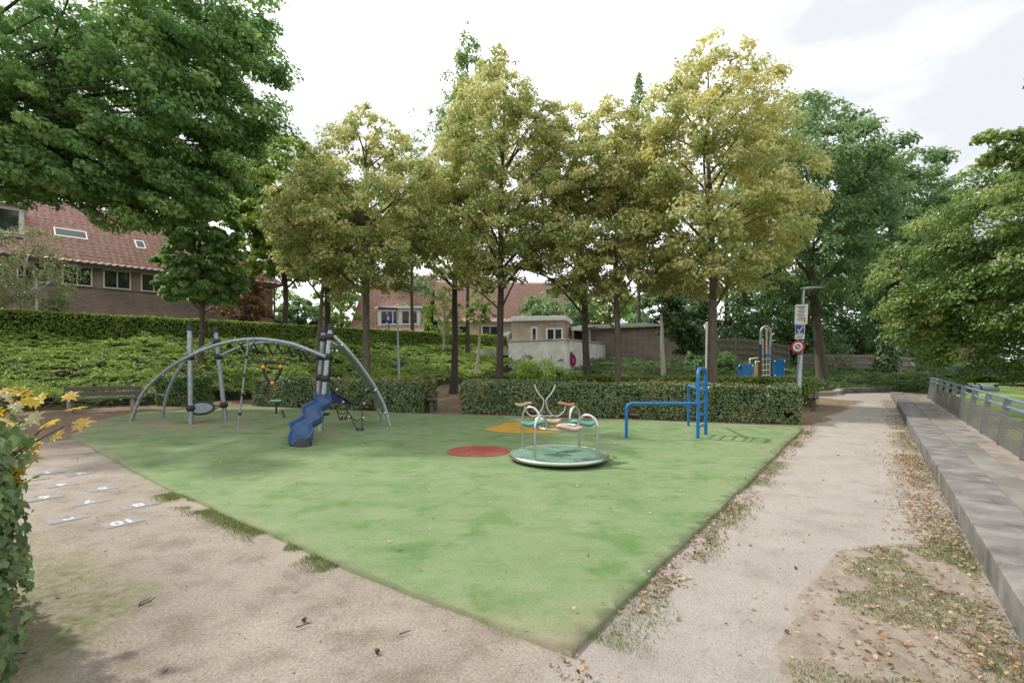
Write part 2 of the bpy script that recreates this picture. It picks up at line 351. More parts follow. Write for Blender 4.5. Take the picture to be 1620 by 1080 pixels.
gm = bpy.data.materials.new('sandy_ground'); gm.use_nodes = True; t = gm.node_tree; p = t.nodes['Principled BSDF']; p.inputs['Roughness'].default_value = .95; p.inputs['Specular IOR Level'].default_value = .15
def nz(scale, det=6, ro=.62):
    n = t.nodes.new('ShaderNodeTexNoise'); n.inputs['Scale'].default_value = scale; n.inputs['Detail'].default_value = det; n.inputs['Roughness'].default_value = ro
    g_ = t.nodes.new('ShaderNodeNewGeometry'); t.links.new(g_.outputs['Position'], n.inputs[0]); return n.outputs[0]
def ramp(src, els):
    r_ = t.nodes.new('ShaderNodeValToRGB'); e_ = r_.color_ramp.elements
    while len(e_) < len(els): e_.new(.5)
    for i, (po, c) in enumerate(els): e_[i].position = po; e_[i].color = (*c, 1)
    t.links.new(src, r_.inputs[0]); return r_.outputs[0]
def mixc(fac, a, b, mode='MIX'):
    x = t.nodes.new('ShaderNodeMix'); x.data_type = 'RGBA'; x.blend_type = mode
    if isinstance(fac, float): x.inputs[0].default_value = fac
    else: t.links.new(fac, x.inputs[0])
    for s_, i in ((a, 6), (b, 7)):
        if isinstance(s_, tuple): x.inputs[i].default_value = (*s_, 1)
        else: t.links.new(s_, x.inputs[i])
    return x.outputs[2]
def math2(op, a, b):
    x = t.nodes.new('ShaderNodeMath'); x.operation = op; x.use_clamp = True
    for s_, i in ((a, 0), (b, 1)):
        if isinstance(s_, (int, float)): x.inputs[i].default_value = s_
        else: t.links.new(s_, x.inputs[i])
    return x.outputs[0]
def zmask(name, amp=.7, scale=9, lo=.4, hi=.62):
    a = t.nodes.new('ShaderNodeAttribute'); a.attribute_name = name
    m1 = t.nodes.new('ShaderNodeMath'); m1.operation = 'MULTIPLY_ADD'; m1.inputs[1].default_value = amp; m1.inputs[2].default_value = -amp/2
    t.links.new(nz(scale, 8, .7), m1.inputs[0]); ad = t.nodes.new('ShaderNodeMath'); ad.operation = 'ADD'
    t.links.new(a.outputs['Fac'], ad.inputs[0]); t.links.new(m1.outputs[0], ad.inputs[1])
    mr = t.nodes.new('ShaderNodeMapRange'); mr.inputs[1].default_value = lo; mr.inputs[2].default_value = hi; t.links.new(ad.outputs[0], mr.inputs[0]); return mr.outputs[0]
sand = ramp(nz(.9, 7, .6), [(.30,(0.237,0.191,0.148)),(.50,(0.292,0.248,0.203)),(.70,(0.354,0.316,0.269))])
sand = mixc(.5, sand, ramp(nz(60, 4, .7), [(.40,(0.183,0.151,0.119)),(.60,(0.389,0.350,0.303))]))
sand = mixc(.8, sand, ramp(nz(2.8, 9, .66), [(.36,(.70,.68,.64)),(.50,(1,1,1)),(.66,(1.12,1.12,1.12))]), 'MULTIPLY')
sand = mixc(.7, sand, ramp(nz(.42, 5, .6), [(.38,(.88,.88,.87)),(.58,(1.08,1.07,1.05))]), 'MULTIPLY')
pale = ramp(nz(1.4, 6, .6), [(.30,(0.290,0.258,0.224)),(.70,(0.350,0.319,0.285))])
pale = mixc(.4, pale, ramp(nz(70, 4, .7), [(.40,(0.231,0.205,0.176)),(.60,(0.417,0.388,0.352))]))
pale = mixc(.7, pale, ramp(nz(2.2, 9, .66), [(.36,(.78,.77,.75)),(.50,(1,1,1)),(.66,(1.08,1.08,1.08))]), 'MULTIPLY')
col = mixc(zmask('pale', .5, 5), sand, pale)
dirt = ramp(nz(5, 8, .7), [(.34,(0.208,0.166,0.127)),(.6,(0.327,0.280,0.228)),(.75,(0.354,0.317,0.261))])
col = mixc(zmask('dirt', .25, 7, .45, .55), col, dirt)
moss = ramp(nz(12, 8, .75), [(.40,(0.276,0.236,0.176)),(.52,(0.174,0.179,0.091)),(.66,(0.103,0.128,0.043))])
col = mixc(math2('MULTIPLY', zmask('moss', 1.5, 2.5, .45, 1.05), .85), col, moss)
mulch = ramp(nz(30, 6, .75), [(.34,(.085,.055,.04)),(.5,(.185,.125,.092)),(.66,(.31,.235,.18))])
mulch = mixc(math2('MULTIPLY', ramp(nz(1.1, 5), [(.48,(0,0,0)),(.6,(1,1,1))]), .55), mulch, (.20,.19,.075))
col = mixc(zmask('mulch', .7, 4, .3, .7), col, mulch)
soil = ramp(nz(6, 6), [(.35,(.022,.024,.012)),(.65,(.055,.06,.025))])
col = mixc(zmask('bed', .4, 4), col, soil)
speck = mixc(1.0, ramp(nz(140, 2, .5), [(.30,(.36,.34,.32)),(.36,(1,1,1))]), ramp(nz(38, 3, .6), [(.27,(.40,.37,.34)),(.31,(1,1,1))]), 'MULTIPLY')
col = mixc(.75, col, speck, 'MULTIPLY')
t.links.new(col, p.inputs['Base Color'])
bp = t.nodes.new('ShaderNodeBump'); bp.inputs['Strength'].default_value = .8; bp.inputs['Distance'].default_value = .02
t.links.new(nz(45, 6, .75), bp.inputs['Height']); t.links.new(bp.outputs[0], p.inputs['Normal'])
ground = np_mesh('ground', np.stack([X, Yg, Z], -1).reshape(-1,3), quads, gm, None, None, 4, True)
ground['kind'] = 'structure'
for k_, a_ in zone.items():
    at_ = ground.data.attributes.new(k_, 'FLOAT', 'POINT'); at_.data.foreach_set('value', a_.ravel().astype(np.float32))
# ------------------------------------------------------------------ play mat (artificial turf) with coloured patches
mm = bpy.data.materials.new('artificial_turf'); mm.use_nodes = True; t = mm.node_tree; p = t.nodes['Principled BSDF']; p.inputs['Roughness'].default_value = .9; p.inputs['Specular IOR Level'].default_value = .15
g1 = ramp(nz(.55, 6, .62), [(.32,(0.096,0.188,0.062)),(.50,(0.157,0.237,0.102)),(.66,(0.221,0.276,0.145))])
g1 = mixc(.45, g1, ramp(nz(2.6, 6, .6), [(.36,(0.079,0.179,0.049)),(.58,(0.196,0.267,0.127))]))
g1 = mixc(.35, g1, ramp(nz(160, 3, .7), [(.38,(0.090,0.127,0.062)),(.62,(0.271,0.294,0.198))]))
g1 = mixc(math2('MULTIPLY', ramp(nz(.35, 4), [(.52,(0,0,0)),(.75,(1,1,1))]), .5), g1, (0.221,0.237,0.128))
a_ = t.nodes.new('ShaderNodeAttribute'); a_.attribute_name = 'dust'
dm = t.nodes.new('ShaderNodeMath'); dm.operation = 'MULTIPLY_ADD'; dm.inputs[1].default_value = .9; dm.inputs[2].default_value = -.45; t.links.new(nz(4, 7, .7), dm.inputs[0])
dd = math2('ADD', a_.outputs['Fac'], dm.outputs[0]); g1 = mixc(math2('MULTIPLY', dd, .8), g1, (.27,.215,.16))
g1 = mixc(.75, g1, ramp(nz(1.7, 8, .66), [(.38,(.60,.78,.52)),(.47,(.96,.98,.95)),(.66,(1,1,1))]), 'MULTIPLY')
mpn = t.nodes.new('ShaderNodeMapping'); mpn.inputs['Rotation'].default_value = (0,0,.62); mpn.inputs['Scale'].default_value = (1.0,4.5,1)
gg = t.nodes.new('ShaderNodeNewGeometry'); t.links.new(gg.outputs['Position'], mpn.inputs[0])
ns_ = t.nodes.new('ShaderNodeTexNoise'); ns_.inputs['Scale'].default_value = 1.5; ns_.inputs['Detail'].default_value = 8; ns_.inputs['Roughness'].default_value = .68; t.links.new(mpn.outputs[0], ns_.inputs[0])
g1 = mixc(.34, g1, ramp(ns_.outputs[0], [(.36,(.60,.74,.52)),(.50,(1,1,1)),(.64,(1.0,1.0,1.0))]), 'MULTIPLY')
g1 = mixc(.5, g1, ramp(nz(70, 5, .8), [(.36,(.45,.52,.40)),(.5,(1,1,1)),(.62,(1.15,1.12,1.15))]), 'MULTIPLY')
g1 = mixc(.85, g1, ramp(nz(34, 2, .5), [(.255,(.42,.38,.33)),(.285,(1,1,1))]), 'MULTIPLY')
t.links.new(g1, p.inputs['Base Color'])
bp = t.nodes.new('ShaderNodeBump'); bp.inputs['Strength'].default_value = .5; bp.inputs['Distance'].default_value = .01; t.links.new(nz(170, 3, .8), bp.inputs['Height']); t.links.new(bp.outputs[0], p.inputs['Normal'])
st = .16
gx = np.arange(-11.5, 8, st); gy = np.arange(2.4, 18.5, st)
bm = bmesh.new()
vv = [bm.verts.new((q.x, q.y, .02)) for q in MATP]; bm.faces.new(vv)
for c_ in gx: bmesh.ops.bisect_plane(bm, geom=bm.verts[:]+bm.edges[:]+bm.faces[:], plane_co=(c_,0,0), plane_no=(1,0,0))
for c_ in gy: bmesh.ops.bisect_plane(bm, geom=bm.verts[:]+bm.edges[:]+bm.faces[:], plane_co=(0,c_,0), plane_no=(0,1,0))
bnd = [ed for ed in bm.edges if ed.is_boundary]; bset = {v for ed in bnd for v in ed.verts}
V = np.array([v.co for v in bm.verts]); 
und = (fbm(V[:,0]*.8, V[:,1]*.8, 31)-.5)*.05+(fbm(V[:,0]*2.5, V[:,1]*2.5, 35)-.5)*.012
def edge_dist(x, y):
    d = np.full(np.shape(x), 99.)
    for i in range(len(MATP)):
        a = MATP[i]; b = MATP[(i+1) % len(MATP)]; ex, ey = b.x-a.x, b.y-a.y; l2 = ex*ex+ey*ey
        tt = np.clip(((x-a.x)*ex+(y-a.y)*ey)/l2, 0, 1); d = np.minimum(d, np.hypot(x-a.x-tt*ex, y-a.y-tt*ey))
    return d
ed_ = edge_dist(V[:,0], V[:,1])
for v, u_, d_ in zip(bm.verts, und, ed_):
    v.co.z = .022+u_*min(1, d_/.5) if v not in bset else .018
bm.normal_update()
if sum(f.normal.z for f in bm.faces) < 0: bmesh.ops.reverse_faces(bm, faces=bm.faces[:])
ext = bmesh.ops.extrude_edge_only(bm, edges=bnd)
for g_ in ext['geom']:
    if isinstance(g_, bmesh.types.BMVert): g_.co.z = -.06
for f in bm.faces: f.smooth = True
me = bpy.data.meshes.new('play_mat'); bm.to_mesh(me); bm.free(); me.materials.append(mm)
pm = link(bpy.data.objects.new('play_mat', me)); pm['kind'] = 'structure'
V = np.empty(len(me.vertices)*3); me.vertices.foreach_get('co', V); V = V.reshape(-1,3); ed_ = edge_dist(V[:,0], V[:,1])
corner = np.exp(-np.hypot(V[:,0]-MATP[0].x, V[:,1]-MATP[0].y)/.30)*1.1+np.exp(-np.hypot(V[:,0]+9.0, V[:,1]-12.6)/1.8)*.75
dust = np.exp(-ed_/.06)*.35+corner+np.exp(-ed_/.35)*.22*(V[:,1] > 8)
for c_ in (G(302,676), G(357,668), G(378,679), G(545,668), G(510,690)): dust += .42*np.exp(-(np.hypot(V[:,0]-c_.x, V[:,1]-c_.y)/.55)**2)
me.attributes.new('dust', 'FLOAT', 'POINT').data.foreach_set('value', dust.astype(np.float32))
def patch(name, pts, colr, label):
    P = [Vector((q.x, q.y, 0)) for q in pts]; P = cr(P+[P[0]], 6)[:-1]; c_ = sum(P, Vector())/len(P)
    m_ = mat(name+'_colour', colr, .9, .16, 3.5, bump=.4, bscale=150, spec=.15)
    V_ = []; K = 5
    for k in range(1, K+1):
        for q in P:
            r_ = c_+(q-c_)*(k/K)
            V_.append((r_.x, r_.y, .028+float((fbm(r_.x*.8, r_.y*.8, 31)-.5)*.05+(fbm(r_.x*2.5, r_.y*2.5, 35)-.5)*.012)))
    V_.append((c_.x, c_.y, .028+float((fbm(c_.x*.8, c_.y*.8, 31)-.5)*.05+(fbm(c_.x*2.5, c_.y*2.5, 35)-.5)*.012)))
    n = len(P); Fs = [((K*n), (i+1)%n, i) for i in range(n)]+[(k*n+i, k*n+(i+1)%n, (k+1)*n+(i+1)%n, (k+1)*n+i) for k in range(K-1) for i in range(n)]
    o = MB().add(V_, [f[::-1] for f in Fs], True).build(name, m_, pm); 
    me_ = o.data; me_.update()
    if me_.polygons[0].normal.z < 0: me_.flip_normals()
    o['label'] = label
patch('yellow_patch', [G(763,681), G(788,675), G(800,670.5), G(825,669), G(852,669), G(880,673), G(907,680), G(890,685), G(860,687.5), G(830,688), G(790,685.5)], (.44,.255,.045), 'yellow blob-shaped rubber patch in the green mat')
rc = G(757.5,715.5); patch('red_patch', [(rc+Vector((math.cos(a)*.555, math.sin(a)*.56, 0))) for a in np.linspace(0, 2*math.pi, 12, endpoint=False)], (.26,.072,.052), 'red round rubber patch in the green mat')
# ------------------------------------------------------------------ kerb, paving, railing, canal
KE = eM(3.25, 3.31)                                                 # kerb face line
def PQ(t_, e_, z_=0): q = MAT0+UP*t_+NP*e_; return Vector((q.x, q.y, z_))
RE = eM(RAIL0.x, RAIL0.y)                                            # rail line
kw = thing('kerb_wall', 'low grey stone kerb of long blocks running along the pale path to the shrubs', 'kerb')
tt = -5.0; k = 0
while tt < 25.6:
    l_ = random.uniform(1.7, 2.3); l_ = min(l_, 25.8-tt)
    MB().beam(PQ(tt+.009, KE+.215, .045), PQ(tt+l_-.009, KE+.215, .045+random.uniform(-.004,.004)), .43, .35+random.uniform(-.006,.006), .012).build('kerb_stone', M['kerb'], kw); tt += l_
pv = thing('pavement', None, None); pv['kind'] = 'structure'
MB().beam(PQ(-6, (KE+.45+RE+.2)/2, .05), PQ(25, (KE+.45+RE+.2)/2, .05), RE+.2-KE-.45, .26).build('bedding', M['redpave'], pv)
tt = -5.2
while tt < 24.5:
    l_ = random.uniform(.9, 1.15)
    MB().beam(PQ(tt+.007, KE+.60, .12+random.uniform(-.006,.006)), PQ(tt+l_-.007, KE+.60, .12+random.uniform(-.006,.006)), .30, .15, .008).build('paving_slab', M['slab'], pv); tt += l_
tt = -5.2
while tt < 24.5:
    l_ = .3
    if tt < 9.5 or (int(tt*3.33) % 4): MB().beam(PQ(tt+.006, KE+.845, .118+random.uniform(-.007,.007)), PQ(tt+l_-.006, KE+.845, .118+random.uniform(-.007,.007)), .17, .15, .006).build('paving_brick', M['redpave' if random.random() < .6 else 'slab'], pv)
    tt += l_
MB().beam(PQ(-8, RE+.17, -.6), PQ(26, RE+.17, -.6), .12, 1.4).build('quay_wall', M['concrete'], pv)
rl = thing('canal_railing', 'low grey slatted railing with blue top rails along the canal', 'railing')
ts = np.arange(-5.3, 23.3, 1.62); RB, RT = .24, .69
for i, a in enumerate(ts):
    q = PQ(a, RE+.05)
    MB().beam(PQ(a, RE+.06, .13), PQ(a, RE+.16, .98), .10, .018, .003, up=UP.copy()).build('post', M['slat'], rl)
    if i+1 < len(ts):
        for j in range(12):
            zz = RB+j*(RT-RB)/11
            MB().beam(PQ(a+.012, RE+.035+.05*j/11, zz), PQ(ts[i+1]-.012, RE+.035+.05*j/11, zz), .012, .0275).build('slat', M['slat'], rl)
for zz, ee in ((.965, RE+.175), (.83, RE+.16)):
    MB().tube([PQ(ts[0], ee, zz), PQ(ts[-1], ee, zz)], .024, 8).build('top_rail', M['rail'], rl)
wm = mat('duckweed_water', (.13,.19,.04), .65, .3, .35, col2=(.24,.31,.065), spec=.25, coords='Object')
cc = [PQ(-70, RE+.1, -.9), PQ(150, RE-14, -.9), PQ(150, RE+60, -.9), PQ(-70, RE+60, -.9)]
WP = []
nn = 40
for i in range(nn+1):
    for j in range(9): WP.append(PQ(-70+i*5.5, RE-12+j*9, -.9))
wat = MB().add(WP, [(i*9+j, i*9+j+1, (i+1)*9+j+1, (i+1)*9+j) for i in range(nn) for j in range(8)]).build('water', wm); wat['kind'] = 'structure'
wat.data.update()
if wat.data.polygons[0].normal.z < 0: wat.data.flip_normals()
# end wall of the path and sandpit edge
ew = thing('path_end_wall', 'low concrete edging wall closing the far end of the path', 'wall')
a_, b_ = G(1332,622), G(1408,620)
dv = (b_-a_)
for k in range(3): MB().beam(a_+dv*(k/3)+dv.normalized()*.006+Vector((0,0,.08)), a_+dv*((k+1)/3)-dv.normalized()*.006+Vector((0,0,.08)), .28, .36, .012).build('wall_block', M['kerb'], ew)
sp = thing('sandpit_edge', 'pale concrete sandpit edging beyond the long hedge beside the path', 'edging')
q0, q1, q2 = G(1284,626), G(1318,625), G(1332,620)
sp_z = Vector((0,0,.06))
MB().beam(q0+sp_z, q1+sp_z, .35, .26, .012).build('edge_block', M['concrete'], sp)
MB().beam(q1+Vector((.25,.2,.065)), q2+Vector((.2,.3,.065)), .34, .265, .012).build('edge_block', M['concrete'], sp)
# bridge and pipe over the canal, far away
br = thing('canal_bridge', 'far low canal bridge with a dark underside and grassy deck', 'bridge')
a_, b_ = at(1478,586,60), at(1575,586,60); a_.z = b_.z = .45
MB().beam(a_, b_, 5, 1.05, .03).build('deck', M['gutter'], br)
MB().beam(a_+Vector((0,.3,.66)), b_+Vector((0,.3,.66)), 5.4, .25).build('grass_verge', mat('verge_grass', (.14,.20,.05), .95, .35, 4), br)
MB().beam(at(1480,545,63)+Vector((0,0,0)), at(1580,545,63), .4, 5.5).build('brick_parapet', M['brickdk'], br)
for px in (1474, 1579): q = at(px,590,60); MB().box((q.x,q.y+1,-.4), (1.6,4,2.4), None, .03).build('abutment', M['concrete'], br)
pp = thing('canal_pipe', 'thick grey pipe crossing the canal below the far bridge', 'pipe')
a_, b_ = at(1472,614,42), at(1575,615,42)
MB().tube([a_, b_], .38, 20).build('pipe_barrel', M['greyp'], pp)
for f_ in (.18, .72):
    q = a_.lerp(b_, f_); MB().tube([q-(b_-a_).normalized()*.06, q+(b_-a_).normalized()*.06], .43, 20).build('pipe_collar', M['gutter'], pp)

# ------------------------------------------------------------------ climbing frame
cf = thing('climbing_frame', 'grey tubular climbing arch with posts, ropes, triangle ring and blue zigzag slide', 'climbing frame')
A1, A2 = G(206,668), G(257,663); P1, P2 = G(302,672), G(357,664.5); T1, T2 = G(506,682), G(499,674); R1, R2 = G(618,675), G(606,668)
def V3(p, z): return Vector((p.x, p.y, z))
P1t = at(300,520,P1.y); P2t = at(341,523,P2.y-.1); T1t = at(523,519,T1.y+.25); T2t = at(512,523,T2.y-.05)
def post(a, b, nm='post', r=.058):
    MB().tube([V3(a, -.05), b], r, 16).build(nm, M['galv'], cf)
for a, b in ((P1,P1t), (P2,P2t), (T1,T1t), (T2,T2t)):
    post(a, b); d = (b-V3(a,0)).normalized()
    MB().lathe([(.064,-.02),(.066,.05),(.055,.10),(.03,.125),(.005,.13)], b-d*.03, 16).build('post_cap', M['dkgrey'], cf)
def onp(a, b, z): s_ = z/b.z; return V3(a,0).lerp(b, s_)
def joint(q, r=.10): 
    MB().lathe([(r*.72,-r*.75),(r,-r*.35),(r*1.04,0),(r,r*.35),(r*.72,r*.75)], q, 18).build('clamp_ball', M['dkgrey'], cf)
J = {'p1': onp(P1,P1t,1.70), 'p2': onp(P2,P2t,1.72), 'p2b': onp(P2,P2t,2.12), 't1': onp(T1,T1t,1.70), 't2': onp(T2,T2t,1.70), 't1u': onp(T1,T1t,2.16), 't2u': onp(T2,T2t,2.16), 't1l': onp(T1,T1t,1.20), 't2l': onp(T2,T2t,1.20), 'p1l': onp(P1,P1t,.42), 'p2l': onp(P2,P2t,.42)}
for q in J.values(): joint(q)
off = Vector((0,-.10,0))
arch1 = cr([V3(A1,-.05), at(225,624,13.0), at(258,590,12.85), J['p1']+off+Vector((.02,0,.0)), at(345,545,12.35), at(400,536,12.15), at(455,542,11.95), at(488,553,11.8), J['t1']+off], 8)
MB().tube(arch1, .044, 14).build('arch_tube', M['galv'], cf)
arch2 = cr([J['p2'], at(380,549,13.35), at(420,541,13.1), at(460,546,12.75), at(492,556,12.45), J['t2']], 8)
MB().tube(arch2, .038, 14).build('arch_tube', M['galv'], cf)
arch3 = cr([V3(A2,-.05), at(262,632,13.7), at(276,596,13.65), at(297,567,13.6), at(325,548,13.5), J['p2b']], 8)
MB().tube(arch3, .04, 14).build('arch_tube', M['greyp'], cf)
MB().tube(cr([P1t-Vector((0,0,.09)), at(318,526.5,13.0), P2t-Vector((0,0,.06))], 6), .017, 8).build('tie_bar', M['dkgrey'], cf)
# ladder rungs on the left leg
for (pa, Ya, pb, Yb) in (((219,648),13.0,(254,649),13.72), ((237,620),12.95,(259,625.5),13.7), ((259,593),12.85,(268,602),13.65)):
    a, b = at(*pa, Ya), at(*pb, Yb); MB().tube([a, b], .019, 8).build('rung', M['steel'], cf)
    for q in (a, b): MB().ball(q, .038, 10).build('rung_fitting', M['galv'], cf)
# dish seat
dc = at(318,647,12.9); Mt = Matrix.Rotation(R(14), 3, 'Y') @ Matrix.Rotation(R(24), 3, 'X')
MB().lathe([(.02,-.05),(.16,-.03),(.26,.0),(.285,.03)], dc, 28, True, Mt).build('dish_seat', M['greyp'], cf)
ring = [dc+Mt @ Vector((.29*math.cos(a), .29*math.sin(a), .035)) for a in np.linspace(0, 2*math.pi, 28, endpoint=False)]
MB().tube(ring, .03, 8, closed=True).build('dish_rim', M['dkgrey'], cf)
MB().tube([at(269,614,13.6), dc+Mt @ Vector((-.3,.05,.04))], .014, 6).build('rope', M['rope'], cf)
MB().tube([dc+Mt @ Vector((.3,0,.04)), J['p2l']], .014, 6).build('rope', M['rope'], cf)
# climbing rope with knobs
ra, rb = V3(G(376.5,678), 0.0), at(393,539,12.17)
MB().tube([ra, rb], .021, 8).build('climbing_rope', M['greyp'], cf)
for f_ in (.165,.38,.60,.81): MB().ball(ra.lerp(rb, f_), .042, 10).build('rope_knob', M['dkgrey'], cf)
MB().ball(rb, .04, 10).build('rope_fitting', M['galv'], cf)
# hanging rope loops along the two arches
def near_pt(curve, px): return min(curve, key=lambda q: abs(q.x/q.y*F+810-px))
for i, (xa, xb) in enumerate(((382,400),(400,422),(420,440),(438,458),(455,474),(470,490),(478,503))):
    a = near_pt(arch1, xa); b = near_pt(arch2, xb); md = (a+b)/2-Vector((0,0,.26+.03*(i % 3)))
    MB().tube(cr([a-Vector((0,0,.05)), a.lerp(md,.5)-Vector((0,0,.06)), md, b.lerp(md,.5)-Vector((0,0,.06)), b-Vector((0,0,.03))], 5), .022, 7).build('rope_loop', M['rope'], cf)
    MB().tube([a+Vector((0,0,.0)), a-Vector((-.03,0,.09))], .022, 8).build('loop_fitting', M['galv'], cf)
# triangle ring on ropes
tri = cr([at(416,581,12.2), at(421,574,12.2), at(432,572.5,12.2), at(441,575,12.2), at(445,580,12.2), at(440,594,12.2), at(431,606.5,12.2), at(421,596,12.2), at(416,581,12.2)], 5)[:-1]
MB().tube(tri, .036, 10, closed=True).build('triangle_ring', M['dkgrey'], cf)
for q in (at(416.5,580,12.17), at(444,579.5,12.17), at(431,605.5,12.17)): MB().ball(q, .046, 10).build('ring_knuckle', M['yellow'], cf)
MB().tube([at(416.5,580,12.2), at(393,560,12.25), at(384,546,12.6)], .011, 6).build('rope', M['rope'], cf)
MB().tube([at(444.5,579,12.2), at(462,561,12.3), at(470,549,12.7)], .011, 6).build('rope', M['rope'], cf)
# curved ramp with panel on the right of the tower
rm1 = cr([J['t1u']+Vector((.10,0,.02)), at(549,552,11.65), at(573,582,11.85), at(596,617,12.05), at(609,645,12.13), V3(R1,-.05)], 8)
rm2 = cr([J['t2u']+Vector((.08,0,0)), at(541,554,12.5), at(562,580,12.7), at(584,612,12.85), at(597,640,12.95), V3(R2,-.05)], 8)
MB().tube(rm1, .042, 12).build('ramp_rail', M['galv'], cf); MB().tube(rm2, .038, 12).build('ramp_rail', M['galv'], cf)
n_ = len(rm1); PV = []
for i in range(5, n_-7): PV += [rm1[i].lerp(rm2[i], .04), rm1[i].lerp(rm2[i], .96)]
PV2 = [q-Vector((0,0,.025)) for q in PV]; n_ = len(PV)//2; o_ = len(PV)
MB().add(PV+PV2, [(2*i,2*i+1,2*i+3,2*i+2) for i in range(n_-1)]+[(o_+2*i,o_+2*i+2,o_+2*i+3,o_+2*i+1) for i in range(n_-1)]+[(2*i,2*i+2,o_+2*i+2,o_+2*i) for i in range(n_-1)]+[(2*i+1,o_+2*i+1,o_+2*i+3,2*i+3) for i in range(n_-1)]+[(0,o_,o_+1,1)], True).build('ramp_panel', M['greenp'], cf)
for i in (6, 24, 34):
    a, b = rm1[i]-Vector((.02,.05,0)), rm1[i].lerp(rm2[i], .5)+Vector((0,-.02,.05)); MB().tube([a, b], .018, 8).build('hand_grip', M['steel'], cf); MB().ball(a, .035, 8).build('grip_fitting', M['steel'], cf)
# navy membrane, ropes and chains under the ramp
mem = []
for i in range(9):
    f_ = i/8; top = at(519+46*f_, 607+32*f_**.6+(6*(f_-.55) if f_ > .55 else 0), 11.75+.35*f_); bot = at(521+43*f_, 633+9*math.sin(f_*math.pi*.6)+ -3*f_, 11.6+.5*f_)
    for j in range(5):
        q = top.lerp(bot, j/4); q.y += .16*math.sin(j/4*math.pi); mem.append(q)
mem2 = [q+Vector((0,.02,-.01)) for q in mem]; o_ = len(mem)
MB().add(mem+mem2, [(i*5+j,i*5+j+1,(i+1)*5+j+1,(i+1)*5+j) for i in range(8) for j in range(4)]+[(o_+i*5+j,o_+(i+1)*5+j,o_+(i+1)*5+j+1,o_+i*5+j+1) for i in range(8) for j in range(4)], True).build('membrane', M['navy'], cf)
rp = [[(521,599,11.5),(533,616,11.7),(543,634,11.8)], [(530,640,11.7),(537,662,11.9),(541,664,11.9)], [(546,664,11.9),(550,650,11.9),(543,636,11.8)], [(543,636,11.8),(553,656,11.7),(567,683.5,11.5)], [(572,683.5,11.5),(573.5,661,11.8),(573,640,11.9)], [(553,655,11.7),(563,665,11.7),(574,660,11.75)], [(566,636,12),(580,622,12.3),(592,621,12.3)], [(574,640,11.9),(577,624,12.2),(591,615,12.5)], [(533,650,11.8),(541,655,11.8),(549,651,11.8)]]
for c_ in rp: MB().tube(cr([at(*q) for q in c_], 5), .012, 6).build('net_rope', M['rope'], cf)
for q in ((533,616,11.7),(543,636,11.8),(575,661,11.75),(576,638,11.9),(580,616,12.2),(553,659,11.7)): MB().ball(at(*q), .035, 8).build('net_fitting', M['steel'], cf)
for q in ((541,664),(547,664),(566,682),(573,682)): g_ = G(*q); MB().lathe([(.045,-.02),(.04,.05),(.02,.07)], g_+Vector((0,0,.02)), 10).build('ground_anchor', M['dkgrey'], cf)
# blue zigzag slide
sp_ = []
for (px, py), f_ in zip(((509.4,624),(512,639),(491.5,648.5),(496,663.5),(474.5,674.5),(479,687),(471.5,700)), (0,.17,.36,.52,.72,.84,1.0)):
    sp_.append(at(px, py, 11.25-1.95*f_))
spn = []
for i in range(len(sp_)-1):
    for j in range(4): spn.append(sp_[i].lerp(sp_[i+1], j/4))
spn.append(sp_[-1])
spn = [spn[0]]+[(spn[i-1]+spn[i]*6+spn[i+1])/8 for i in range(1, len(spn)-1)]+[spn[-1]]
W_ = .175
prof = [(-1.0,.02),(-1.03,.085),(-.95,.115),(-.86,.085),(-.80,.03)]+[(-.8+1.6*i/12, .03 if i % 2 == 0 else -.014) for i in range(1,12)]+[(.80,.03),(.86,.085),(.95,.115),(1.03,.085),(1.0,.02),(.9,-.075),(-.9,-.075)]
SV = []; npf = len(prof); sdv = Vector((1,.12,0)).normalized()
for i, q in enumerate(spn):
    sc = 1.0
    if i >= len(spn)-2: sc = (.93, .72)[i-(len(spn)-2)]
    if i == 0: sc = .75
    for (a, b) in prof: SV.append(q+sdv*(a*W_*sc*(1+.28*i/len(spn)))+Vector((0,-.25,.97))*(b*.9))
Fs = [(i*npf+k, i*npf+(k+1)%npf, (i+1)*npf+(k+1)%npf, (i+1)*npf+k) for i in range(len(spn)-1) for k in range(npf)]
Fs += [tuple(range(npf))[::-1], tuple((len(spn)-1)*npf+k for k in range(npf))]
sl = MB().add(SV, [f[::-1] for f in Fs], True).build('slide', M['slide'], cf); sl['label'] = 'blue ribbed plastic zigzag slide'
q = G(475,708); MB().lathe([(.17,-.02),(.15,.08),(.10,.14)], q+Vector((0,.12,0)), 16).build('slide_foot', M['dkgrey'], sl)
MB().beam(at(512,655,11.35), at(519,655,11.35), .2, .05).build('step_plate', M['dkgrey'], cf)
# small springy peg by the hedge
sb = thing('step_peg', 'small black leaning peg on the mat below a pale green disc', 'play peg', G(452,663))
MB().tube([(0,0,-.02), (-.10,.05,.16), (-.13,.08,.24)], [.018,.022,.03], 8).build('peg_stem', M['dkgrey'], sb)
MB().lathe([(.09,-.01),(.08,.02)], (0,0,.005), 14).build('peg_base', M['dkgrey'], sb)
q = at(437,634,15.0); MB().lathe([(.02,-.03),(.13,-.02),(.17,.01),(.14,.03)], q-sb.location, 18).build('step_disc', M['mint'], sb)
MB().tube([(q-sb.location)-Vector((0,0,.02)), Vector((q.x,q.y,-.02))-sb.location], .03, 8).build('disc_stem', M['dkgrey'], sb)

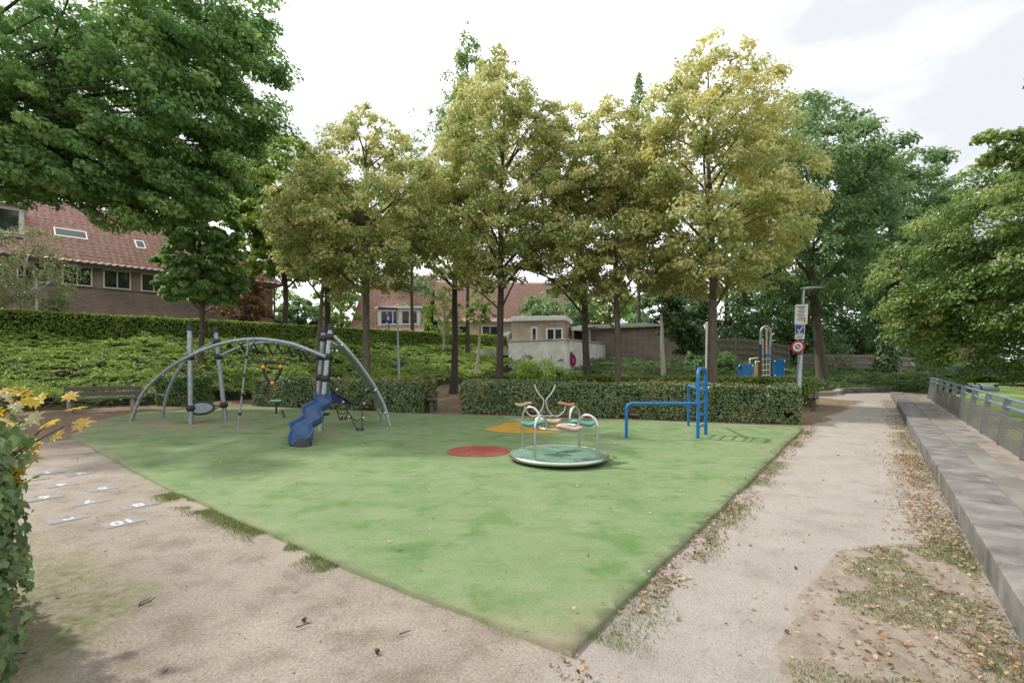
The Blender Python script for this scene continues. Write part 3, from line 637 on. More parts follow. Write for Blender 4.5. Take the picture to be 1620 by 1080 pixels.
# ------------------------------------------------------------------ merry-go-round with petal seats
mc = Vector((.75, 8.03, .0))
mg = thing('merry_go_round', 'low green merry-go-round disc with steel hoops and four petal seats', 'merry-go-round', mc)
MB().lathe([(.62,.035),(.735,.05),(.752,.108),(.735,.122),(.3,.128),(.001,.13)], (0,0,0), 64).build('platform', M['deck'], mg)
ringp = [(.765*math.cos(a), .765*math.sin(a), .095) for a in np.linspace(0, 2*math.pi, 64, endpoint=False)]
MB().tube(ringp, .034, 12, closed=True).build('rim', M['steel'], mg)
MB().lathe([(.30,.0),(.30,.04)], (0,0,0), 24).build('pivot', M['dkgrey'], mg)
MB().tube([(.36*math.cos(a), .36*math.sin(a), .545) for a in np.linspace(0, 2*math.pi, 48, endpoint=False)], .017, 8, closed=True).build('centre_ring', M['steel'], mg)
for px, py in ((822,709), (843.5,728.5), (950.4,725.7), (916.4,707)):
    q = G(px, py, .12)-mc; q.z = 0; d = q.normalized(); d = Vector((d.x, d.y, 0)); o_ = d*.70; i_ = d*.37
    H = .80 if py > 715 else .86
    pts = [V3(o_, .10), V3(o_, H-.20)]+[V3(o_.lerp(i_, .5)+(o_-i_)*.5*math.cos(a), H-.20+.17*math.sin(a)) for a in np.linspace(.15, math.pi-.05, 11)]+[V3(i_, .60), V3(i_, .545)]
    MB().tube(pts, .0215, 12).build('hoop', M['steel'], mg)
def petal(M_, parent, c, ang, m_, ln=.40, wd=.13, nm='petal_seat', tilt=0):
    V_ = []; N_ = 15; K = 10
    for i in range(N_):
        f_ = i/(N_-1); hw = wd*(math.sin(math.pi*min(1, f_*.92+.05))**.7)*(1-.25*f_)+.004; zc = .024*(2*f_-1)**2-.012*math.sin(f_*math.pi)+.02*math.sin(f_*6.0)
        for k in range(K):
            a = 2*math.pi*k/K; V_.append(Vector(((f_-.5)*ln, hw*math.cos(a), zc+.04*math.sin(a)*min(1, 6*f_+.2, 6*(1-f_)+.2))))
    Rm = Matrix.Rotation(ang, 3, 'Z') @ Matrix.Rotation(tilt, 3, 'Y'); V_ = [Rm @ v+Vector(c) for v in V_]
    o = MB().add(V_, [(i*K+k, (i+1)*K+k, (i+1)*K+(k+1)%K, i*K+(k+1)%K) for i in range(N_-1) for k in range(K)]+[tuple(range(K)), tuple((N_-1)*K+k for k in range(K))[::-1]], True).build(nm, m_, parent)
    return o
for ang, m_, z_ in ((R(178), M['teal'], .60), (R(2), M['teal'], .605), (R(-70), M['pink'], .575), (R(108), M['tan'], .60)):
    c_ = Vector((math.cos(ang)*.40, math.sin(ang)*.36, z_)); lab = petal(None, mg, c_, ang+ (R(62) if m_ in (M['pink'],) else R(-95) if m_ is M['tan'] else 0), m_, .42, .13)
# ------------------------------------------------------------------ flower-like spring seesaw behind it
sc_ = Vector((.76, 11.55, .02))
ss = thing('spring_seesaw', 'steel flower-shaped seesaw with curling tubes and two petal seats on the yellow patch', 'seesaw', sc_)
for s_ in (-1, 1):
    pts = [(s_*.235,0,1.06), (s_*.225,0,.97), (s_*.15,0,.83), (s_*.045,0,.70), (s_*.03,0,.58), (s_*.085,0,.43), (s_*.20,0,.32), (s_*.33,0,.32), (s_*.44,0,.42), (s_*.485,0,.56)]
    tb = MB().tube(cr(pts, 6), .0195, 10).build('curled_tube', M['steel'], ss)
    MB().ball((s_*.235,0,1.075), .032, 10).build('handle_knob', M['dkgrey'], tb)
    petal(None, ss, (s_*.49,0,.585), 0 if s_ > 0 else math.pi, M['brownseat'] if s_ > 0 else M['tan'], .42, .12)
hel = [(.085*math.cos(a), .085*math.sin(a), .03+.27*a/(2*math.pi*4)) for a in np.linspace(0, 2*math.pi*4, 72)]
MB().tube(hel, .014, 8).build('coil_spring', M['dkgrey'], ss)
MB().box((0,0,.31), (.34,.10,.03), None, .008).build('bracket', M['steel'], ss)
MB().lathe([(.16,0),(.15,.03)], (0,0,.0), 20).build('base_plate', M['dkgrey'], ss)
# ------------------------------------------------------------------ blue bar and ladder
bl = thing('blue_climbing_bars', 'blue tubular turning bar joined to an upright ladder frame by the hedge', 'climbing bars')
q0, l0, l1, b0 = G(991,695), G(1104,695), G(1116.5,689), G(1089,675.5)
def bt(pts, r, nm): return MB().tube(pts, r, 14).build(nm, M['blue'], bl)
zb = .735
bt([V3(q0,-.05), V3(q0,zb-.12)]+[V3(q0,zb-.12).lerp(V3(q0,zb-.12), 0)+ (l0-q0).normalized()*.12*(1-math.cos(a))+Vector((0,0,.12*math.sin(a))) for a in np.linspace(.2, math.pi/2, 6)]+[V3(l0, zb)], .033, 'turning_bar')
H = 1.44; ld = (l1-l0); r_ = ld.length/2
rc_ = .17; ldn = ld.normalized()
bt([V3(l0,-.05), V3(l0,H-rc_)]+[V3(l0,H-rc_)+ldn*rc_*(1-math.cos(a))+Vector((0,0,rc_*math.sin(a))) for a in np.linspace(.3, math.pi/2, 5)]+[V3(l1,H-rc_)-ldn*rc_*(1-math.cos(a))+Vector((0,0,rc_*math.sin(a))) for a in np.linspace(math.pi/2, .3, 5)]+[V3(l1,H-rc_), V3(l1,-.05)], .036, 'ladder_frame')
for z_ in (.25,.49,.735,.98,1.13): bt([V3(l0,z_), V3(l1,z_)], .022, 'rung')
bt([V3(b0,-.05), V3(b0,.90)]+[V3(b0,.90)+(l1-b0).normalized()*.10*(1-math.cos(a))+Vector((0,0,.10*math.sin(a))) for a in np.linspace(.2, math.pi/2, 6)]+[V3(l1.lerp(l0,.3),1.0)], .03, 'side_bar')
bt([V3(b0,.5), V3(b0,.56)], .036, 'collar')
# ------------------------------------------------------------------ benches
def bench(name, label, a, b, back=True, group=None):
    a, b = Vector(a), Vector(b); d = (b-a); l_ = d.length; t_ = thing(name, label, 'bench', a.lerp(b,.5), math.atan2(d.y, d.x), group)
    for x in (-l_*.40, l_*.40):
        if not back: MB().box((x,0,.19), (.12,.10,.44), None, .01).build('leg', M['wood'], t_); continue
        MB().add([(x-.06,-.05,-.03),(x+.06,-.05,-.03),(x+.06,.17,-.03),(x-.06,.17,-.03),(x-.05,-.20,.40),(x+.05,-.20,.40),(x+.05,.24,.40),(x-.05,.24,.40)], [(3,2,1,0),(4,5,6,7),(0,1,5,4),(1,2,6,5),(2,3,7,6),(3,0,4,7)]).build('leg', M['concrete'], t_)
        if back: MB().beam((x,.20,.38), (x,.33,.74), .08, .06, .006).build('back_support', M['concrete'], t_)
    for y in ((-.17,-.01,.15) if back else (-.085,.075)): MB().box((0,y,.42), (l_,.135,.05), None, .008).build('seat_plank', M['wood'], t_)
    if back:
        for z_, y in ((.56,.215),(.72,.27)): MB().box((0,y,z_), (l_,.045,.13), Matrix.Rotation(R(-18),3,'X'), .008).build('back_plank', M['wood'], t_)
    return t_
bench('park_bench', 'weathered dark wooden park bench with backrest below the bank', G(97,653.5), G(222,648.5))
bench('backless_bench', 'dark backless bench end sticking out of the hedge gap', (-2.47,15.35,0), (-2.75,17.0,0), False)
bench('backless_bench', 'dark backless bench beyond the long hedge beside the pale path', (9.62,15.95,0), (10.75,17.8,0), False)
# ------------------------------------------------------------------ hopscotch tiles
ang = math.atan2(-UP.y, -UP.x)
WORD = dict(zip('1 2 3 4 5 6 7 8 9 10'.split(), ('reading one, at the far end','reading two, far end of the row next to the mat','reading three, mostly behind the maple twigs','reading four, second row from the far end','reading five, between the two and the eight','reading six, half hidden by the ivy bush','reading seven, in the middle near the eight','reading eight, closest to the green mat','reading nine, beside the ten','reading ten, the only one with two digits')))
for num, px, py in (('1',75,746),('2',127,747.5),('3',46,757),('4',97,765),('5',162,771),('6',70,785),('7',139,792),('8',219,797),('9',106,818),('10',194,824)):
    g_ = G(px, py); t_ = thing('hopscotch_tile', 'grey hopscotch tile '+WORD[num], 'tile', (g_.x, g_.y, .0), ang, 'hopscotch tiles set in the sand')
    MB().box((0,0,-.033), (.32,.25,.05), None, .006).build('rubber_tile', M['tile'], t_)
    fc = bpy.data.curves.new('numeral', 'FONT'); fc.body = num; fc.size = .20; fc.align_x = 'CENTER'; fc.align_y = 'CENTER'; fc.extrude = .0015; fc.offset = .006
    fo_ = bpy.data.objects.new('numeral_source', fc); C.objects.link(fo_); bpy.context.view_layer.update(); nm_ = bpy.data.meshes.new_from_object(fo_.evaluated_get(bpy.context.evaluated_depsgraph_get())); bpy.data.objects.remove(fo_); nm_.name = 'numeral'; nm_.materials.clear(); nm_.materials.append(M['numeral']); o = link(bpy.data.objects.new('numeral', nm_), t_); o.location = (0,0,-.0065)
# ------------------------------------------------------------------ lamp post with signs and other poles
lp = at(1262,640,17.0); lp.z = 0
sl_ = thing('street_lamp', 'leaning grey lamp post carrying a text sign, a blue sign and a round sign', 'street lamp', lp)
tip = at(1271.5,458,17.0)-lp
MB().tube([(0,0,-.1), tip*.60, tip*.602, tip], [.085,.075,.05,.042], 16).build('pole', M['galv'], sl_)
V_ = []; 
for i in range(8):
    f_ = i/7; x = -.10+.80*f_; hw = .12*math.sin(math.pi*min(.95, f_*.85+.13)); th = .055*(1-f_*.75)
    for k in range(10):
        a = 2*math.pi*k/10; V_.append(tip+Vector((x, hw*math.cos(a), .02+.10*f_**.6*.6+th*math.sin(a))))
MB().add(V_, [(i*10+k,(i+1)*10+k,(i+1)*10+(k+1)%10,i*10+(k+1)%10) for i in range(7) for k in range(10)]+[tuple(range(10)), tuple(70+k for k in range(10))[::-1]], True).build('lamp_head', M['galv'], sl_)
def splate(z0, z1, xc, wd, m_, nm, y=-.10):
    zc = (z0+z1)/2; Mr = Matrix.Rotation(math.atan2(tip.x, tip.z), 3, 'Y') @ Matrix.Rotation(R(-50), 3, 'Z')
    c_ = tip*(zc/tip.z)+Vector((xc, y, 0)); o = MB().box((0,0,0), (wd, .012, z1-z0), None, .003).build(nm, m_, sl_); o.matrix_local = Matrix.Translation(c_) @ Mr.to_4x4(); return o
zf = lambda py: 1.6+(571-py)/F*17
s1 = splate(zf(513), zf(482), -.10, .40, M['signwhite'], 'text_sign'); s1['label'] = 'white sign with lines of small print'
for k in range(11): MB().box((-.01+(0.02 if k%3 else 0), -.009, .26-.047*k), (.25-.05*(k % 3)-(0 if k else .0), .004, .022 if k else .034), None).build('print_line', M['print'], s1)
for z_ in (-.24,-.15): MB().lathe([(.032,-.003),(.032,.003)], (.12,-.0105,z_), 14, False, Matrix.Rotation(R(90),3,'X')).build('red_symbol', M['signred'], s1)
s2 = splate(zf(536.5), zf(513.5), -.115, .30, M['signwhite'], 'blue_sign'); s2['label'] = 'white sign with a blue field and white tick'
MB().box((0,-.009,.07), (.27,.006,.32)).build('blue_field', M['signblue'], s2)
MB().add([(-.06,-.0135,.10),(-.02,-.0135,.03),(.09,-.0135,.20),(.11,-.0135,.17),(-.015,-.0135,-.03),(-.085,-.0135,.08)], [(0,5,4,1),(1,4,3,2)]).build('white_tick', M['white'], s2)
MB().box((0,-.0135,-.06), (.2,.003,.03)).build('caption', M['white'], s2)
for k in range(3): MB().box((0,-.009,-.13-.04*k), (.2,.004,.018)).build('print_line', M['print'], s2)
s3 = splate(zf(559), zf(538), -.15, .02, M['signwhite'], 'round_sign'); 
rx = Matrix.Rotation(R(90), 3, 'X')
MB().lathe([(.215,-.006),(.215,.006)], (0,-.010,0), 28, False, rx).build('red_border', M['signred'], s3)
MB().lathe([(.150,-.003),(.150,.003)], (0,-.0195,0), 28, False, rx).build('white_field', M['signwhite'], s3)
MB().lathe([(.095,-.003),(.095,.003)], (0,-.0255,.0), 20, False, rx).build('black_symbol', M['print'], s3)
MB().box((0,-.0305,0), (.15,.003,.03), Matrix.Rotation(R(40),3,'Y')).build('white_bar', M['signwhite'], s3)
for z_ in (zf(537), zf(559), zf(552)): c_ = tip*(z_/tip.z); MB().lathe([(.088,-.02),(.088,.02)], c_, 14).build('clamp_band', M['gutter'], sl_)
q = at(633,600,21.5); q.z = hz(q.x, q.y)
l2 = thing('street_lamp', 'slim grey lamp post behind the short hedge with a flat head', 'street lamp', q)
tp = at(628,489,21.5)-q
MB().tube([(0,0,-.2), tp*.5, tp], [.06,.05,.035], 12).build('pole', M['galv'], l2)
MB().box(tp+Vector((-.38,0,.03)), (.85,.22,.07), Matrix.Rotation(R(3),3,'Y'), .02).build('lamp_head', M['gutter'], l2)
q = at(1116.5,590,27); q.z = hz(q.x, q.y)
l3 = thing('slim_post', 'thin white post in front of the dark brick building', 'post', q); tp = at(1118.5,512,27)-q
MB().tube([(0,0,-.2), tp], .05, 10).build('shaft', M['white'], l3); MB().lathe([(.075,0),(.08,.06),(.02,.09)], tp, 12).build('cap', M['white'], l3)
q = at(58,500,24.6); q.z = 2.3
l4 = thing('slim_post', 'thin pale post beside the pale tree behind the clipped hedge', 'post', q); tp = at(58,436,24.6)-q
MB().tube([(0,0,-.2), tp], .055, 10).build('shaft', M['white'], l4); MB().lathe([(.07,0),(.07,.05),(.02,.07)], tp, 12).build('cap', M['gutter'], l4)
q = at(615,520,47); q.z = 2.3
l5 = thing('parking_sign', 'blue street sign with a white symbol on a post behind the clipped hedge', 'sign', q); z0 = at(615,503,47).z-2.3
MB().tube([(0,0,-.2), (0,0,z0+.4)], .045, 8).build('post', M['gutter'], l5)
MB().box((0,-.06,z0), (.48,.03,.78), None, .01).build('sign_board', M['signblue'], l5)
MB().add([(-.10,-.08,.24+z0),(.02,-.08,.24+z0),(.02,-.08,-.02+z0),(.14,-.08,-.02+z0),(-.02,-.08,-.26+z0),(-.18,-.08,-.02+z0),(-.10,-.08,-.02+z0)], [(0,6,5,4,3,2,1)][:1]).build('white_symbol', M['white'], l5)
# ------------------------------------------------------------------ second play unit
u0 = at(1207,624,24); u0.z = 0
pu = thing('play_tower', 'small play tower with blue panels, steel hoop and ladder net beyond the hedges', 'play tower', u0)
def U(px, py, dy=0): return at(px, py, 24+dy)-u0
for i, (x0, y0, x1, y1, dy) in enumerate(((1168,575,1191,612,-.1), (1222.5,568,1243,600,.2))):
    a, b = U(x0,y0,dy), U(x1,y1,dy); c_ = (a+b)/2
    bp_ = MB().box(c_, (abs(b.x-a.x), .05, abs(a.z-b.z)), Matrix.Rotation(R(12 if i else -10),3,'Z'), .015).build('blue_panel', M['blue'], pu)
    for (fx_, fz_) in ((-.42,.4),(.42,.4),(-.42,-.3),(.42,-.35),(.42,0)): MB().ball(c_+Vector((fx_*abs(b.x-a.x), -.05+(fx_*abs(b.x-a.x))*math.tan(R(12 if i else -10)), fz_*abs(a.z-b.z))), .035, 8).build('bolt', M['signwhite'], bp_)
MB().lathe([(.09,-.006),(.09,.006)], U(1172,582,-.2), 16, False, rx).build('porthole', M['navy'], pu)
hoop = [U(1202.5,626,0), U(1203,560), U(1203.5,530), U(1205,521), U(1210,516.5), U(1215,517.5), U(1219,524), U(1219.5,535), U(1217.5,565), U(1217.5,626)]
MB().tube(cr(hoop, 4), .055, 10).build('hoop', M['galv'], pu)
MB().tube([U(1202,626,-.05), U(1202.5,545,-.05)], .07, 10).build('post', M['gutter'], pu); MB().tube([U(1219.5,626,.1), U(1219.5,540,.1)], .07, 10).build('post', M['gutter'], pu)
MB().tube([U(1213,519), U(1213,562)], .04, 8).build('fire_pole', M['tan'], pu)
MB().tube([U(1206.5,535,.1), U(1208,626,.1)], .03, 8).build('net_upright', M['steel'], pu); MB().tube([U(1213,562,.1), U(1212,626,.1)], .03, 8).build('net_upright', M['steel'], pu)
for py in (568,577,586,594,602): MB().tube([U(1203,py,-.02), U(1218,py-1,-.02)], .028, 8).build('net_bar', M['steel'], pu)
MB().box(U(1212.5,561), (.30,.5,.09), None, .02).build('blue_deck', M['blue'], pu)
MB().tube(cr([U(1185,610,.3), U(1186,572,.3), U(1190,567,.3), U(1201,566,.2)], 4), .04, 8).build('hand_rail', M['steel'], pu)
MB().tube(cr([U(1194,610,-.1), U(1195,575,-.1), U(1199,572,-.1), U(1202,572,-.1)], 4), .035, 8).build('hand_rail', M['steel'], pu)
MB().add([tuple(U(1196,578)), tuple(U(1201,570)), tuple(U(1202,606)), tuple(U(1197,606)), tuple(U(1196,578,.25)), tuple(U(1201,570,.25)), tuple(U(1202,606,.25)), tuple(U(1197,606,.25))], [(0,3,2,1),(4,5,6,7),(0,1,5,4),(2,3,7,6),(1,2,6,5),(3,0,4,7)]).build('yellow_panel', M['yellow'], pu)

# ------------------------------------------------------------------ left brick house
W0 = F0+NS*18; rzS = math.atan2(US.y, US.x)
hs = thing('brick_house', 'long brown brick house with red pantile roof behind the clipped hedge', 'house', W0, rzS)
XL, XR, EZ = -13.0, 13.8, 7.72
MB().box(((XL+XR)/2, 5, (1.8+EZ)/2), (XR-XL, 10, EZ-1.8)).build('wall', M['brick'], hs)
def pantile_roof(parent, corners, wave=.05, pitch=.36, course=.40):
    e0, e1, r1_, r0 = [Vector(c) for c in corners]; nrm = (e1-e0).cross(r0-e0).normalized()
    Ls = (r0-e0).length; rows = max(2, int(Ls/course)); V_ = []; Fs = []
    Lx = max((e1-e0).length, (r1_-r0).length); cols = int(Lx/pitch)*4
    for r_ in range(rows):
        for (f_, hgt) in ((r_/rows, .085), ((r_+1)/rows, 0)):
            a, b = e0.lerp(r0, f_), e1.lerp(r1_, f_); d = (b-a); o_ = (a-e0).dot((e1-e0).normalized())
            for c_ in range(cols+1):
                q = a+d*(c_/cols); s_ = (q-e0).dot((e1-e0).normalized()); V_.append(q+nrm*(hgt+wave*math.cos(2*math.pi*s_/pitch)))
    n = cols+1
    for r_ in range(rows*2-1):
        for c_ in range(cols): Fs.append((r_*n+c_, r_*n+c_+1, (r_+1)*n+c_+1, (r_+1)*n+c_))
    o = MB().add(V_, Fs, True).build('roof', M['orange'], parent); return o
rf = pantile_roof(hs, [(XL-.3,-.55,EZ-.12), (XR+.45,-.55,EZ-.12), (XR-4.6,5,EZ+4.5), (XL-.3,5,EZ+4.5)])
MB().add([(XR+.45,-.5,EZ-.15),(XR+.45,10.5,EZ-.15),(XR-4.6,5,EZ+4.45)], [(0,1,2)]).build('hip_slope', M['orange'], hs)
MB().add([(XL-.3,5,EZ+4.45),(XR-4.6,5,EZ+4.45),(XR+.45,10.5,EZ-.15),(XL-.3,10.5,EZ-.15)], [(3,2,1,0)]).build('rear_slope', M['orange'], hs)
MB().tube([(XL,5,EZ+4.56),(XR-4.6,5,EZ+4.56)], .11, 8).build('ridge_tiles', M['orange'], hs); MB().tube([(XR-4.6,5,EZ+4.56),(XR+.5,-.55,EZ-.03)], .10, 8).build('hip_tiles', M['orange'], hs)
MB().box(((XL+XR)/2,-.62,EZ-.17), (XR-XL+1,.16,.16), None, .02).build('gutter', M['gutter'], hs)
MB().box(((XL+XR)/2,-.30,EZ-.23), (XR-XL+.9,.52,.10)).build('soffit', M['cream'], hs)
MB().box((XR+.28,4.6,EZ-.2), (.5,9.6,.12)).build('soffit', M['white'], hs)
MB().tube([(XR+.08,-.1,EZ-.3),(XR+.08,-.1,2)], .06, 8).build('drainpipe', M['gutter'], hs)
def window(parent, x0, x1, z0, z1, y=-.0, panes=2, fr=M['cream'], inner=M['darkframe']):
    w_ = MB(); t_ = .07
    for c_, d_ in (((x0+x1)/2, 0), ): pass
    w_.box(((x0+x1)/2,y-.03,z1-t_/2),(x1-x0,.10,t_)); w_.box(((x0+x1)/2,y-.045,z0+t_/2),(x1-x0,.13,t_))
    w_.box((x0+t_/2,y-.03,(z0+z1)/2),(t_,.10,z1-z0-2*t_)); w_.box((x1-t_/2,y-.03,(z0+z1)/2),(t_,.10,z1-z0-2*t_))
    for k in range(1, panes): w_.box((x0+t_+(x1-x0-2*t_)/panes*k,y-.028,(z0+z1)/2),(.05,.09,z1-z0-2*t_))
    fo = w_.build('window', fr, parent); pw = (x1-x0-2*t_)/panes
    for k in range(panes):
        a, b = x0+t_+pw*k, x0+t_+pw*(k+1); s_ = MB(); q = .065
        s_.box(((a+b)/2,y-.012,z1-t_-q/2),(b-a-.004,.06,q)); s_.box(((a+b)/2,y-.012,z0+t_+q/2),(b-a-.004,.06,q)); s_.box((a+q/2,y-.012,(z0+z1)/2),(q,.06,z1-z0-2*t_-2*q)); s_.box((b-q/2,y-.012,(z0+z1)/2),(q,.06,z1-z0-2*t_-2*q))
        s_.build('sash', inner, fo); MB().box(((a+b)/2,y-.006,(z0+z1)/2),(b-a-2*q,.02,z1-z0-2*t_-2*q)).build('pane', M['glass'], fo)
    return fo
for k in range(-6, 4): window(hs, 3.35+1.95*k, 3.35+1.95*k+1.42, 6.23, 7.42)
MB().box(((XL+XR)/2,-.012,6.17), (XR-XL,.03,.10)).build('brick_course', M['brickdk'], hs)
dz = MB().box((-2.0,2.2,9.75), (3.6,3.4,1.75)).build('dormer', M['white'], hs)
MB().box((-2.0,2.0,10.69), (4.0,4.0,.14), None, .02).build('dormer_roof', M['cream'], dz)
window(hs, -3.7, -.3, 8.98, 10.5, .5, 3, M['white'], M['white'])
for x, w_, h0 in ((2.0,1.6,9.35), (5.6,.55,9.25)):
    yy = lambda z: -.55+(z-EZ+.12)/4.62*5.55
    a = Vector((x,yy(h0),h0)); b = Vector((x,yy(h0+.65),h0+.65)); n_ = Vector((0,-.64,.77))
    fr_ = MB().beam(a+n_*.08, b+n_*.08, w_, .10, .01, up=n_).build('skylight', M['signwhite'], hs); MB().beam(a+n_*.135+(b-a)*.12, b+n_*.135-(b-a)*.12, w_-.14, .012, up=n_).build('pane', M['glass'], fr_)
MB().lathe([(.12,0),(.12,1.1)], (8.4,5.2,EZ+4.3), 10).build('vent_pipe', M['gutter'], hs)
# ------------------------------------------------------------------ gabled house far behind
def far_house(name, label, a, L_, D_, zb_, eave, ridge, rz, wallm, roofm):
    h_ = thing(name, label, 'house', a, rz)
    MB().box((L_/2,D_/2,(zb_+eave)/2), (L_,D_,eave-zb_)).build('wall', wallm, h_)
    for x in (0.02, L_-.02): MB().add([(x,0,eave),(x,D_,eave),(x,D_/2,ridge)], [(0,1,2)] if x > 1 else [(2,1,0)]).build('gable', wallm, h_)
    pantile_roof(h_, [(-.4,-.5,eave-.25),(L_+.4,-.5,eave-.25),(L_+.4,D_/2,ridge+.1),(-.4,D_/2,ridge+.1)], .05, .5, .55)
    MB().add([(-.4,D_/2,ridge+.1),(L_+.4,D_/2,ridge+.1),(L_+.4,D_+.5,eave-.25),(-.4,D_+.5,eave-.25)], [(0,1,2,3)]).build('rear_slope', roofm, h_)
    MB().box((L_/2,-.55,eave-.28),(L_+.8,.14,.16)).build('gutter', M['white'], h_)
    MB().box((L_*.25,D_/2+.6,ridge+.4),(1.0,.7,1.8),None,.03).build('chimney', M['brick'], h_)
    return h_
a = at(560,520,58); a.z = 0
fh = far_house('gabled_house', 'gabled house with pink tiled roof and white dormer behind the clipped hedge', a, 8.2, 9, 2, 5.3, 12.0, R(-8), M['brickyel'], M['orange'])
dm_ = MB().box((5.5,1.1,6.6),(5.0,2.6,2.0)).build('dormer', M['white'], fh)
MB().box((5.5,1.0,7.7),(5.4,3.2,.2)).build('dormer_roof', M['white'], dm_)
window(fh, 3.3, 5.6, 5.75, 7.4, -.22, 3, M['white'], M['white']); window(fh, 5.8, 7.8, 5.75, 7.4, -.22, 2, M['white'], M['white'])
a = at(692,520,56); a.z = 0
fh2 = far_house('terraced_house', 'long house with red tiled roof partly hidden by the golden trees', a, 16, 9, 2, 6.4, 11.2, R(6), M['brickyel'], M['orange'])
for x in (1.5, 5, 9, 12.6): window(fh2, x, x+1.8, 3.6, 5.6, 0, 2, M['white'], M['darkframe'])
# ------------------------------------------------------------------ white wall with graffiti, house extension, carport
WC = at(897,538,32); WL = at(806,541,35.3); WR = at(958,546,40.8); WL.z = WR.z = WC.z
ww = thing('garden_wall', 'white rendered corner wall sprayed with magenta and black graffiti', 'wall')
def wallseg(a, b, z0, nm, th=.22):
    d = (b-a).normalized(); return MB().beam(Vector((a.x,a.y,(z0+a.z)/2)), Vector((b.x,b.y,(z0+b.z)/2)), th, a.z-z0).build(nm, M['render'], ww)
wallseg(WL, WC+Vector((0,0,0)), -.3, 'wall_face'); wallseg(WC+(WR-WC).normalized()*.12, WR, -.3, 'wall_face')
for a, b in ((WL, WC), (WC, WR)): MB().beam(a+Vector((0,0,.05)), b+Vector((0,0,.05))+(b-a).normalized()*(.12 if b is WC else 0), .32, .10, .015).build('coping', M['coping'], ww)
def onface(a, b, px, py, o=.116):                                     # a point on a wall face, a few mm proud
    d = (b-a); k_ = (px-810)/F; t_ = (k_*a.y-a.x)/(d.x-k_*d.y); q = a+d*t_; n_ = Vector((d.y,-d.x,0)).normalized()
    if n_.y > 0: n_ = -n_
    q = q+n_*o; q.z = HC+(HY-py)/F*q.y; return q
def spray(a, b, strokes, m_, nm, r_):
    s_ = MB()
    for st_ in strokes:
        P_ = [onface(a, b, *q) for q in st_]; s_.tube(cr(P_, 4) if len(P_) > 2 else P_, r_, 6)
    o = s_.build(nm, m_, ww); return o
bl_ = [onface(WC, WR, *q, o=.118) for q in ((899.5,558),(902,556.5),(904,561),(907,562),(908.5,566),(909,571),(908,577),(905,580),(901.5,580.5),(899,577),(898.3,568))]
b2_ = [onface(WC, WR, *q, o=.108) for q in ((899.5,558),(902,556.5),(904,561),(907,562),(908.5,566),(909,571),(908,577),(905,580),(901.5,580.5),(899,577),(898.3,568))]
n = len(bl_); g_ = MB().add(bl_+b2_, [tuple(range(n))]+[(i, n+i, n+(i+1)%n, (i+1)%n) for i in range(n)]).build('magenta_graffiti', M['magenta'], ww)
spray(WC, WR, [[(899.5,558),(901,556),(904,562),(906,554)], [(901,565),(903,562),(906,566)], [(900,580),(901,583),(904,580)]], M['blackspray'], 'black_graffiti', .02)
spray(WC, WR, [[(904.5,567),(904,570),(904.8,573)]], M['white'], 'white_graffiti', .02)
spray(WL, WC, [[(874,562),(874.5,567),(876,567)], [(879,563),(879.5,567)], [(884,570),(885,572.5),(887,568.5),(888,571),(889.5,567.5),(891,570.5),(893,568)]], M['blackspray'], 'black_graffiti', .018)
spray(WC, WR, [[(921,556),(922.5,559),(921,562),(923,565),(921.5,569)]], M['blackspray'], 'black_graffiti', .018)
ex = thing('house_extension', 'flat-roofed buff brick extension with white double windows above the white wall', 'house')
a, b = at(819,541,39.2), at(902,541,38.2); zt = 4.75
dv = (b-a).normalized()
yard = MB().prism([(WL.x+.3,WL.y+.2),(WC.x,WC.y+.3),(WR.x,WR.y+.2),(14,46),(4,62),(-12,62),(-6,44)], 2.0, 2.45).build('yard_paving', M['coping']); yard['kind'] = 'structure'
MB().beam(Vector((a.x,a.y+2,3.55)), Vector((b.x,b.y+2,3.55)), 4, 2.4).build('wall', M['brickyel'], ex)
MB().beam(Vector((a.x,a.y+1.9,zt+.14)), Vector((b.x+.15,b.y+1.9,zt+.14)), 4.5, .34, .02).build('fascia', M['white'], ex)
rz_ = math.atan2(dv.y, dv.x)
def exwin(px0, px1, z0, z1, n_):
    x0 = at(px0,0,38.6).x; x1 = at(px1,0,38.5).x; y_ = a.y+(b.y-a.y)*((x0+x1)/2-a.x)/(b.x-a.x)-.01
    o = window(ex, 0, x1-x0, z0, z1, 0, n_, M['white'], M['white']); o.location = (x0, y_, 0); o.rotation_euler = (0,0,rz_)
exwin(863.5, 891, 2.5, 4.15, 2); exwin(840, 851, 2.5, 4.25, 1)
cp = thing('carport', 'dark open carport with white beam between the extension and the brick building', 'carport')
c0, c1 = at(905,541,39), at(954,541,43); 
MB().beam(Vector((c0.x,c0.y,4.15)), Vector((c1.x,c1.y,4.15)), .2, .28, .02).build('beam', M['white'], cp)
MB().beam(Vector((c0.x,c0.y+2.2,4.36)), Vector((c1.x+1,c1.y+2.2,4.36)), 4.6, .12).build('roof_deck', M['coping'], cp)
MB().beam(Vector((c0.x,c0.y+4,3.2)), Vector((c1.x,c1.y+4,3.2)), .2, 2.2).build('back_wall', M['brick'], cp)
for f_ in (.02,.55,.97): q = c0.lerp(c1, f_); MB().box((q.x,q.y+.05,3.2),(.2,.2,1.65),None,.01).build('post', M['white' if f_ == .55 else 'brickdk'], cp)
for k in range(5): MB().beam(Vector((c0.lerp(c1,.6).x,c0.lerp(c1,.6).y+.3,2.65+.26*k)), Vector((c1.x-.1,c1.y+.3,2.65+.26*k)), .03, .2, .006).build('plank', M['fence'], cp)
fb = thing('brick_outbuilding', 'long low dark brick building with pale roof edge behind the ground cover', 'building')
c0, c1 = at(957,545,41), at(1117,545,36.5)
MB().beam(Vector((c0.x,c0.y+3,2.3)), Vector((c1.x,c1.y+3,2.3)), 6, 3.9).build('wall', M['brickdk'], fb)
